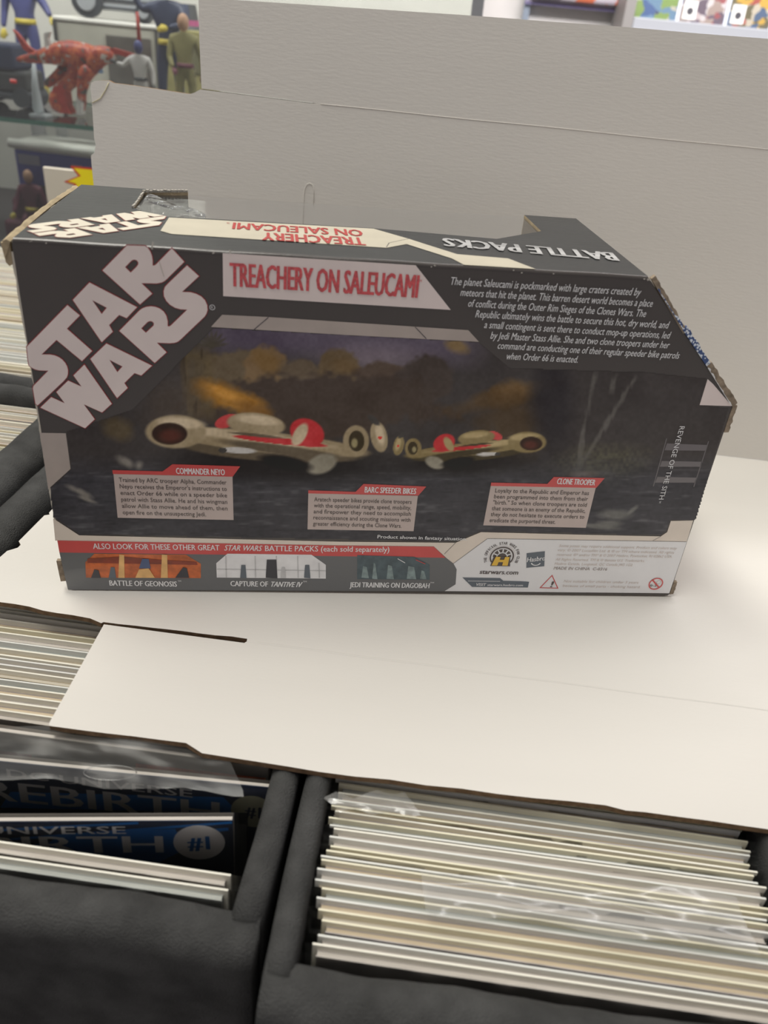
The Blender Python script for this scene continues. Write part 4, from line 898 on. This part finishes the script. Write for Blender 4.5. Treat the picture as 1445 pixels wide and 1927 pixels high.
figure('tall blue toy figure with yellow belt and gloves at far left of glass shelf', q.x, 1.20, SZ, fh, TB, TY, TSK, dict(re=(1.55, -.1, 5.0), rw=(1.9, -.4, 4.55), ls=(-.95, 0, 5.85)))
q = at_t(318, 70, 1.05); f2 = (q.z - SZ) / 4.4 * 7.5
figure('blue toy figure with yellow gloves raising one arm beside the grey package', q.x, 1.05, SZ, f2, TNV, TY, TSK, dict(le=(-1.5, -.1, 5.7), lw=(-2.1, -.2, 6.6), re=(1.2, -.6, 5.1), rw=(.3, -.9, 4.9)))
q = at_t(348, 110, .99); f3_ = (q.z - SZ) / 4.6 * 7.5
figure('olive toy figure with maroon trim nearest the carton on the shelf', q.x, .99, SZ, f3_, TOL, TMA, TSK, dict(le=(-1.1, -.3, 4.6), lw=(-.7, -.8, 4.0)))
q = at_t(262, 110, .95); f4 = (at_t(262, 80, .95).z - SZ) / 7.3 * 7.5
figure('small white and grey toy figure with dark waist before the grey package', q.x, .95, SZ, f4, TWH, TGR, TB, dict(le=(-1.6, -.2, 5.2), lw=(-2.2, -.4, 5.4)))
q = at_t(262, 78, .97); q2 = at_t(258, 22, .97)
o = tube('toy_sword', [(0, 0, 0), (0, 0, q2.z - q.z)], [.0032, .0022], TRD, n=8); o.location = (q.x, .97, q.z); o['label'] = 'upright red toy blade held above the small white figure'; o['category'] = 'toy'
# red winged creature
def mottle(name, cs, sc):
    m = bpy.data.materials.new(name); m.use_nodes = True; nt = m.node_tree; b2 = nt.nodes['Principled BSDF']; tc = nt.nodes.new('ShaderNodeTexCoord'); nz = nt.nodes.new('ShaderNodeTexNoise'); nz.inputs['Scale'].default_value = sc; nz.inputs['Detail'].default_value = 3
    rp_ = nt.nodes.new('ShaderNodeValToRGB'); rp_.color_ramp.interpolation = 'CONSTANT'; e = rp_.color_ramp.elements; e[0].color = cs[0][1]; e[1].color = cs[1][1]; e[1].position = cs[1][0]
    for p_, c_ in cs[2:]: x = e.new(p_); x.color = c_
    nt.links.new(tc.outputs['Object'], nz.inputs['Vector']); nt.links.new(nz.outputs['Fac'], rp_.inputs[0]); nt.links.new(rp_.outputs[0], b2.inputs['Base Color']); b2.inputs['Roughness'].default_value = .4; return m
TMO = mottle('toy_mottled', [(0, rgb(96, 84, 76)), (.38, rgb(168, 66, 50)), (.50, rgb(200, 104, 62)), (.57, rgb(176, 74, 56)), (.63, rgb(198, 190, 178))], 70)
T1_ = .97; q = at_t(120, 105, T1_)
cr_ = item('toy_creature', 'orange and red winged toy creature with spiky tail on the glass shelf', 'toy', (q.x, T1_, SZ)); Z0 = q.z - SZ
def rp(px, py, T=T1_): w_ = at_t(px, py, T); return (w_.x - q.x, 0, max(.003, w_.z - SZ))
cp = [rp(150, 100), rp(110, 98), rp(70, 108), rp(30, 112), rp(185, 112), rp(208, 100), rp(217, 118), rp(115, 130), rp(95, 150), rp(78, 162), rp(145, 130), rp(135, 155), rp(110, 168), (rp(105, 195)[0], .0, rp(105, 195)[2]), (rp(122, 225)[0], -.01, .004), rp(165, 140), rp(160, 175), (rp(152, 215)[0], .01, .02), (rp(155, 235)[0], 0, .004)]
cp = [(x, (y + (.012 if i in (7, 8, 9) else -.012 if i in (15, 16) else 0)), z) for i, (x, y, z) in enumerate(cp)]
skin('body', cp, [(0, 1), (1, 2), (2, 3), (0, 4), (4, 5), (5, 6), (1, 7), (7, 8), (8, 9), (0, 10), (10, 11), (11, 12), (12, 13), (13, 14), (4, 15), (15, 16), (16, 17), (17, 18)], [.020, .015, .009, .003, .015, .013, .006, .009, .008, .006, .014, .011, .010, .016, .007, .012, .007, .007, .005], TMO, cr_, 0, 1)
def fin(pts, th, m, label=None):
    pts = [rp(*p) for p in pts]; c2 = [(p[0], p[2]) for p in pts]
    o = slab_from(c2, th, lambda a_, b2, d: (a_, d - th / 2, b2), [m, m], 'wing', cr_); 
    if label: o['label'] = label
fin([(25, 55), (34, 62), (55, 88), (75, 100), (66, 108), (45, 92)], .006, TRD, 'red pointed tail fin')
fin([(84, 62), (96, 60), (92, 72), (100, 95), (86, 98)], .006, TWH, 'pale upright fin'); fin([(100, 76), (130, 86), (155, 98), (120, 95)], .008, TWH, 'pale back plate')
fin([(200, 92), (215, 90), (262, 104), (258, 112), (212, 100)], .006, TRD, 'red forward blade'); fin([(178, 112), (186, 110), (192, 138), (186, 136)], .012, TLB, 'pale blue strut')
fin([(104, 165), (118, 158), (128, 168), (132, 200), (140, 222), (118, 226), (106, 200)], .020, TRD, 'red leg shield'); fin([(86, 200), (100, 188), (104, 204), (112, 225), (96, 212)], .014, TWH, 'white knee plate')
fin([(148, 168), (158, 168), (156, 195), (158, 218), (147, 214), (146, 190)], .012, TWH, 'white and red shin'); 
# olive package and a brimmed toy on it behind the right hand figures
T = 1.14; a, b_ = at_t(306, 52, T), at_t(392, 60, T); r = item('window_box', 'olive toy package with maroon stripes behind the olive toy figure', 'package', ((a.x + b_.x) / 2, T + .03, SZ)); hw = (b_.x - a.x) / 2; hh = (a.z + b_.z) / 2 - SZ
box('body', -hw, hw, -.03, .03, 0, hh, mat('pkg_olive', rgb(150, 144, 96), .55, .3, var=.15, vscale=30), r, bev=.002)
for x0, x1 in ((-.55, -.25), (.15, .35)): box('stripe', hw * x0, hw * x1, -.0312, -.0301, 0, hh * .72, TMA, r)
box('round_window', -hw * .2, hw * .9, -.0318, -.0301, hh * .5, hh * .85, mat('pkg_window3', rgb(110, 108, 80), .3, .5), r, bev=.0005)
hs = hh; r = item('toy_hat', 'dark brimmed toy hat with magenta band on the olive package', 'toy', ((a.x + b_.x) / 2 - .004, T + .03, SZ + hs + .0002))
for nm, r0, r1, z0, dp, m_ in (('brim', .030, .026, 0, .005, TGR), ('band', .018, .017, .005, .008, mat('toy_magenta', rgb(170, 80, 120), .4)), ('crown', .0165, .013, .013, .022, TGR)):
    bm = bmesh.new(); bmesh.ops.create_cone(bm, cap_ends=True, segments=24, radius1=r0, radius2=r1, depth=dp, matrix=Matrix.Translation((0, 0, z0 + dp / 2))); from_bm(nm, bm, m_, r, False)
# white curved stand
q = at_t(64, 120, .93); r = item('display_stand', 'pale translucent curved stand beside the red creature', 'stand', (q.x, .93, SZ)); w0 = q
tube('post', [(0, 0, q.z - SZ), (at_t(66, 160, .93).x - q.x, 0, at_t(66, 160, .93).z - SZ), (at_t(72, 205, .93).x - q.x, 0, at_t(72, 205, .93).z - SZ), (at_t(78, 224, .93).x - q.x, 0, .003)], [.0025, .005, .008, .006], mat('stand_white', rgb(190, 196, 196), .3, .5), r, n=10)
box('foot', at_t(78, 224, .93).x - q.x - .012, at_t(78, 224, .93).x - q.x + .012, -.012, .012, 0, .003, MATS['stand_white'], r)
# dark vehicle with red lamp on the shelf at the far left
q = at_t(20, 180, 1.02); dv = item('toy_vehicle', 'dark toy vehicle with small red light at the far left of the shelf', 'toy', (q.x, 1.02, SZ))
for z0, z1, x0, x1, m_ in ((.022, .050, -.05, .045, TGR), (.050, .085, -.04, .030, TNV), (.010, .022, -.055, .05, VD)): box('body' if z0 == .022 else 'cab' if z0 == .05 else 'chassis', x0, x1, -.03, .03, z0, z1, m_, dv, bev=.005, seg=2)
box('red_light', .020, .030, -.034, -.030, .034, .039, mat('red_plastic', rgb(235, 60, 50), .3, .6), dv, bev=.001); box('white_trim', -.03, 0, -.0325, -.030, .062, .069, TWH, dv)
for x in (-.035, .033):
    bm = bmesh.new(); bmesh.ops.create_cone(bm, cap_ends=True, segments=20, radius1=.0138, radius2=.0138, depth=.064, matrix=Matrix.Translation((x, 0, .0142)) @ Matrix.Rotation(PI / 2, 4, 'X')); from_bm('wheel', bm, VD, dv)
# acrylic risers under the shelf
for x0, x1, lab in ((60, 84, 'clear plastic riser under the glass shelf, left one'), (106, 124, 'clear plastic riser under the glass shelf, right one')):
    T = 1.04; a, b_ = at_t(x0, 236, T), at_t(x1, 238, T); r = item('plastic_riser', lab, 'riser', ((a.x + b_.x) / 2, T, BZ)); h = SZ - .0075 - BZ; hw = (b_.x - a.x) / 2
    box('upright', -hw, hw, -.004, .004, 0.003, h, ACR, r); box('foot', -hw * 1.2, hw * 1.2, -.03, .03, 0, .003, ACR, r)
# blue package with silver top below the shelf
T = .93; a, b_ = at_t(26, 262, T), at_t(215, 300, T)
bl = item('window_box', 'blue toy package with silver top and rounded window below the glass shelf', 'package', ((a.x + b_.x) / 2, T + .04, BZ), math.radians(-6)); hw = (b_.x - a.x) / 2 + .004; hh = (a.z + b_.z) / 2 - BZ + .006
PB = mat('pkg_blue', rgb(84, 88, 160), .4, .4, var=.15, vscale=20)
box('body', -hw, hw, -.04, .04, 0, hh - .014, PB, bl, bev=.002)
bm = bmesh.new(); bmesh.ops.create_cone(bm, cap_ends=True, segments=18, radius1=.0065, radius2=.0065, depth=hw * 2 + .01, matrix=Matrix.Translation((0, -.040, hh - .006)) @ Matrix.Rotation(PI / 2, 4, 'Y')); box_bm(bm, -hw, hw, -.040, .04, hh - .014, hh - .002)
from_bm('silver_top', bm, mat('pkg_silver', rgb(244, 242, 230), .35, .5), bl, True)
box('window', -hw * .70, hw * .72, -.0415, -.0402, .01, hh * .62, mat('pkg_window2', rgb(84, 80, 76), .25, .6, var=.25, vscale=25), bl, bev=.0006)
box('label', -hw * .92, -hw * .48, -.0415, -.0402, hh - .034, hh - .020, mat('pkg_label', rgb(150, 150, 165), .5), bl); box('sticker', hw * .18, hw * .38, -.0415, -.0402, hh - .042, hh - .026, mat('pkg_sticker', rgb(205, 150, 155), .5), bl)
# dark red lower toys
q = at_t(38, 350, .86)
f5 = at_t(42, 322, .90); figure('small tan and yellow toy figure sitting low among dark red toys', f5.x, .915, BZ, (f5.z - BZ) * 1.0, TMA, TY, TSK, dict(lk=(-.6, -.9, 3.2), rk=(.7, -.9, 3.2), le=(-1.2, -.5, 4.6), lw=(-1.3, -1.1, 3.9)))
for px, py, w_, m_, lab in ((15, 395, .075, TMA, 'dark maroon toy vehicle at the far left below the shelf'), (62, 372, .06, mat('toy_dark_red', rgb(112, 36, 40), .45), 'dark red toy vehicle with bright red lamp near the white card')):
    q = at_t(px, py, .86 if px < 40 else .875); r = item('toy_vehicle', lab, 'toy', (q.x, .925 if px < 40 else .955, BZ)); hh_ = max(.03, at_t(px, py - 22, .90).z - BZ)
    box('body', -w_ / 2, w_ / 2, -.02, .03, .012, hh_ * .6, m_, r, bev=.007, seg=3); box('cab', -w_ * .32, w_ * .3, -.012, .025, hh_ * .6, hh_, m_, r, bev=.008, seg=3)
    for x in (-w_ * .3, w_ * .3):
        bm = bmesh.new(); bmesh.ops.create_cone(bm, cap_ends=True, segments=18, radius1=.0125, radius2=.0125, depth=.056, matrix=Matrix.Translation((x, .005, .0127)) @ Matrix.Rotation(PI / 2, 4, 'X')); from_bm('wheel', bm, VD, r)
    if px > 40: box('red_light', -.022, .0, -.024, -.020, hh_ * .30, hh_ * .42, MATS['red_plastic'], r, bev=.001)
# white card box with yellow burst standing behind the rear comics
T = .655; a = at_t(79, 313, T); b_ = at_t(240, 335, T)
wc = item('card_box', 'white card box with a yellow starburst edged red, behind the toy box corner', 'package', (a.x + .0, T, ZT + .0005)); hgt = a.z - (ZT + .0005); wd = b_.x - a.x
wbod = box('body', 0, wd, .0, .004, 0, hgt, mat('card_white', rgb(205, 198, 184), .6, var=.03, vscale=20), wc, bev=.0015)
def cb(px, py): q_ = at_t(px, py, T); return (q_.x - a.x, q_.z - (ZT + .0005))
k = Ink(cb, lambda x, z, l: (x, -.0003 - .0002 * l, z))
k.poly([(132, 309 + 3), (176, 316), (240, 322), (240, 400), (160, 395), (139, 347), (120, 342), (148, 331)], mat('burst_red', rgb(200, 70, 50), .5), 1)
k.poly([(139, 316), (176, 320), (240, 327), (240, 400), (165, 395), (143, 345), (128, 341), (153, 331)], mat('burst_yellow', rgb(236, 218, 30), .45), 2)
k.build('starburst', wbod, 'yellow starburst with red edge')
# ------------------------------------------------------------------ comic rack on the right behind the carton
T = 1.45
rk = thing('comic_rack', 'grey rack ledge against the white wall behind the carton at upper right', 'rack', (.9, T, ZF))
R0 = Vector((.9, T, ZF))
a = at_t(1188, 44, T); b_ = at_t(1445, 72, T); zl = (a.z + b_.z) / 2 + .012; LG_ = mat('ledge_grey', rgb(160, 162, 168), .5); 
box('ledge', a.x - .9, b_.x - .9 + .5, -.01, .13, zl - .030 - ZF, zl - ZF, LG_, rk, bev=.002); box('ledge_lip', a.x - .9, b_.x - .9 + .5, -.016, -.010, zl - .034 - ZF, zl - .026 - ZF, mat('lip_white', rgb(235, 235, 240), .4), rk)
box('post', a.x - .9 - .018, a.x - .9, -.012, .13, 0, zl + .03 - ZF, mat('post_grey', rgb(138, 134, 132), .5), rk); box('backboard', a.x - .9, b_.x - .9 + .5, .125, .13, 0, zl + .5 - ZF, mat('rack_white', rgb(228, 228, 228), .7), rk)
box('post', b_.x - .9 + .482, b_.x - .9 + .5, -.012, .13, 0, zl - .034 - ZF, MATS['post_grey'], rk)
def art(name, cs, sc):
    m = bpy.data.materials.new(name); m.use_nodes = True; nt = m.node_tree; b2 = nt.nodes['Principled BSDF']; tc = nt.nodes.new('ShaderNodeTexCoord'); vo = nt.nodes.new('ShaderNodeTexVoronoi'); vo.inputs['Scale'].default_value = sc
    rp_ = nt.nodes.new('ShaderNodeValToRGB'); rp_.color_ramp.interpolation = 'CONSTANT'; e = rp_.color_ramp.elements; e[0].color = cs[0]; e[1].color = cs[1]; e[1].position = 1 / len(cs)
    for i, c_ in enumerate(cs[2:]): x = e.new((i + 2) / len(cs)); x.color = c_
    nz = nt.nodes.new('ShaderNodeTexNoise'); nz.inputs['Scale'].default_value = sc * .7; ad = nt.nodes.new('ShaderNodeVectorMath'); ad.operation = 'ADD'; sp = nt.nodes.new('ShaderNodeVectorMath'); sp.operation = 'SCALE'; sp.inputs['Scale'].default_value = .05
    nt.links.new(tc.outputs['Object'], nz.inputs['Vector']); nt.links.new(nz.outputs['Color'], sp.inputs[0]); nt.links.new(sp.outputs[0], ad.inputs[0]); nt.links.new(tc.outputs['Object'], ad.inputs[1]); nt.links.new(ad.outputs[0], vo.inputs['Vector'])
    nt.links.new(vo.outputs['Color'], rp_.inputs[0]); nt.links.new(rp_.outputs[0], b2.inputs['Base Color']); b2.inputs['Roughness'].default_value = .4; return m
arts = [art('art_a', [rgb(70, 110, 170), rgb(215, 210, 190), rgb(120, 160, 190), rgb(60, 70, 120), rgb(150, 180, 90)], 40), art('art_b', [rgb(220, 205, 205), rgb(180, 90, 95), rgb(120, 100, 120), rgb(230, 225, 225), rgb(190, 170, 160)], 45),
        art('art_c', [rgb(190, 80, 60), rgb(225, 185, 60), rgb(120, 110, 70), rgb(220, 210, 190), rgb(80, 110, 150)], 48), art('art_d', [rgb(200, 90, 80), rgb(90, 120, 80), rgb(230, 220, 120), rgb(90, 60, 60)], 45)]
TAGW = mat('tag_white', rgb(232, 230, 225), .5); TAGD = mat('tag_dark', rgb(70, 68, 74), .5); SLB = mat('sleeve_bright', rgb(225, 232, 248), .25, .6)
xs = [(1193, 1272), (1280, 1364), (1372, 1452), (1460, 1545)]; names = ('blue and cream', 'pink, white and grey', 'orange, yellow and red', 'red and green')
for i, (x0, x1) in enumerate(xs):
    p0, p1 = at_t(x0, 20, T + .03), at_t(x1, 20, T + .03); wd = p1.x - p0.x
    r = thing('comic_book', '%s comic on the upper right ledge, %s from the post' % (names[i], ordn(i + 1)), 'comic', ((p0.x + p1.x) / 2, T + .022, zl + .0003), (-.10, 0, 0), 'comics facing out on the rack')
    pp = box('cover', -wd / 2, wd / 2, 0, .003, 0, wd * 1.5, arts[i], r)
    o = put('plastic_sleeve', mesh('plastic_sleeve', [(-wd / 2 - .003, -.0008, 0), (wd / 2 + .003, -.0008, 0), (wd / 2 + .003, -.0008, wd * 1.53), (-wd / 2 - .003, -.0008, wd * 1.53)], [(0, 1, 2, 3)], SLEEVE), r)
    box('sleeve_edge', wd / 2 + .001, wd / 2 + .0065, -.001, .003, 0, wd * 1.53, SLB, r)
    if i: 
        tg = box('price_tag', -wd / 2 + .004, -wd / 2 + .028, -.0022, -.0012, .004, .034, TAGW, r); 
        bm = bmesh.new(); bmesh.ops.create_cone(bm, cap_ends=True, segments=16, radius1=.006, radius2=.006, depth=.0006, matrix=Matrix.Translation((-wd / 2 + .016, -.0026, .017)) @ Matrix.Rotation(PI / 2, 4, 'X')); from_bm('dark_dot', bm, TAGD, tg)
# hanging package and pale panel left of the post
T = 1.52; a = at_t(990, 6, T); b_ = at_t(1222, 14, T)
pk = thing('hanging_package', 'pale purple edged package hanging on the white wall panel, lower edge showing', 'package', ((a.x + b_.x) / 2, T, min(a.z, b_.z) - .0), (0, math.radians(0), 0)); hw = (b_.x - a.x) / 2
box('card', -hw, hw, 0, .004, .004, .22, mat('card_pale', rgb(198, 192, 208), .4), pk, bev=.001); box('blister', -hw * .92, hw * .92, -.02, 0, .010, .20, art('art_e', [rgb(196, 190, 206), rgb(205, 110, 80), rgb(190, 180, 190), rgb(120, 110, 120)], 25), pk, bev=.006, seg=2)
box('purple_edge', -hw, hw, -.003, .005, .0, .005, mat('edge_purple', rgb(138, 130, 170), .4), pk)
pn = thing('wall_panel', 'plain white upright display panel behind the carton', 'panel', (.45, 1.60, ZF)); box('board', -.75, .85, 0, .02, 0, 1.75, mat('panel_white', rgb(232, 228, 224), .7), pn); 
q = at_t(992, 10, 1.58); box('seam_post', q.x - .45 - .006, q.x - .45 + .006, -.022, -.0005, 0, 1.7, mat('seam', rgb(168, 180, 196), .3, metal=.5), pn)
pk.location = ((a.x + b_.x) / 2, 1.574, min(a.z, b_.z))
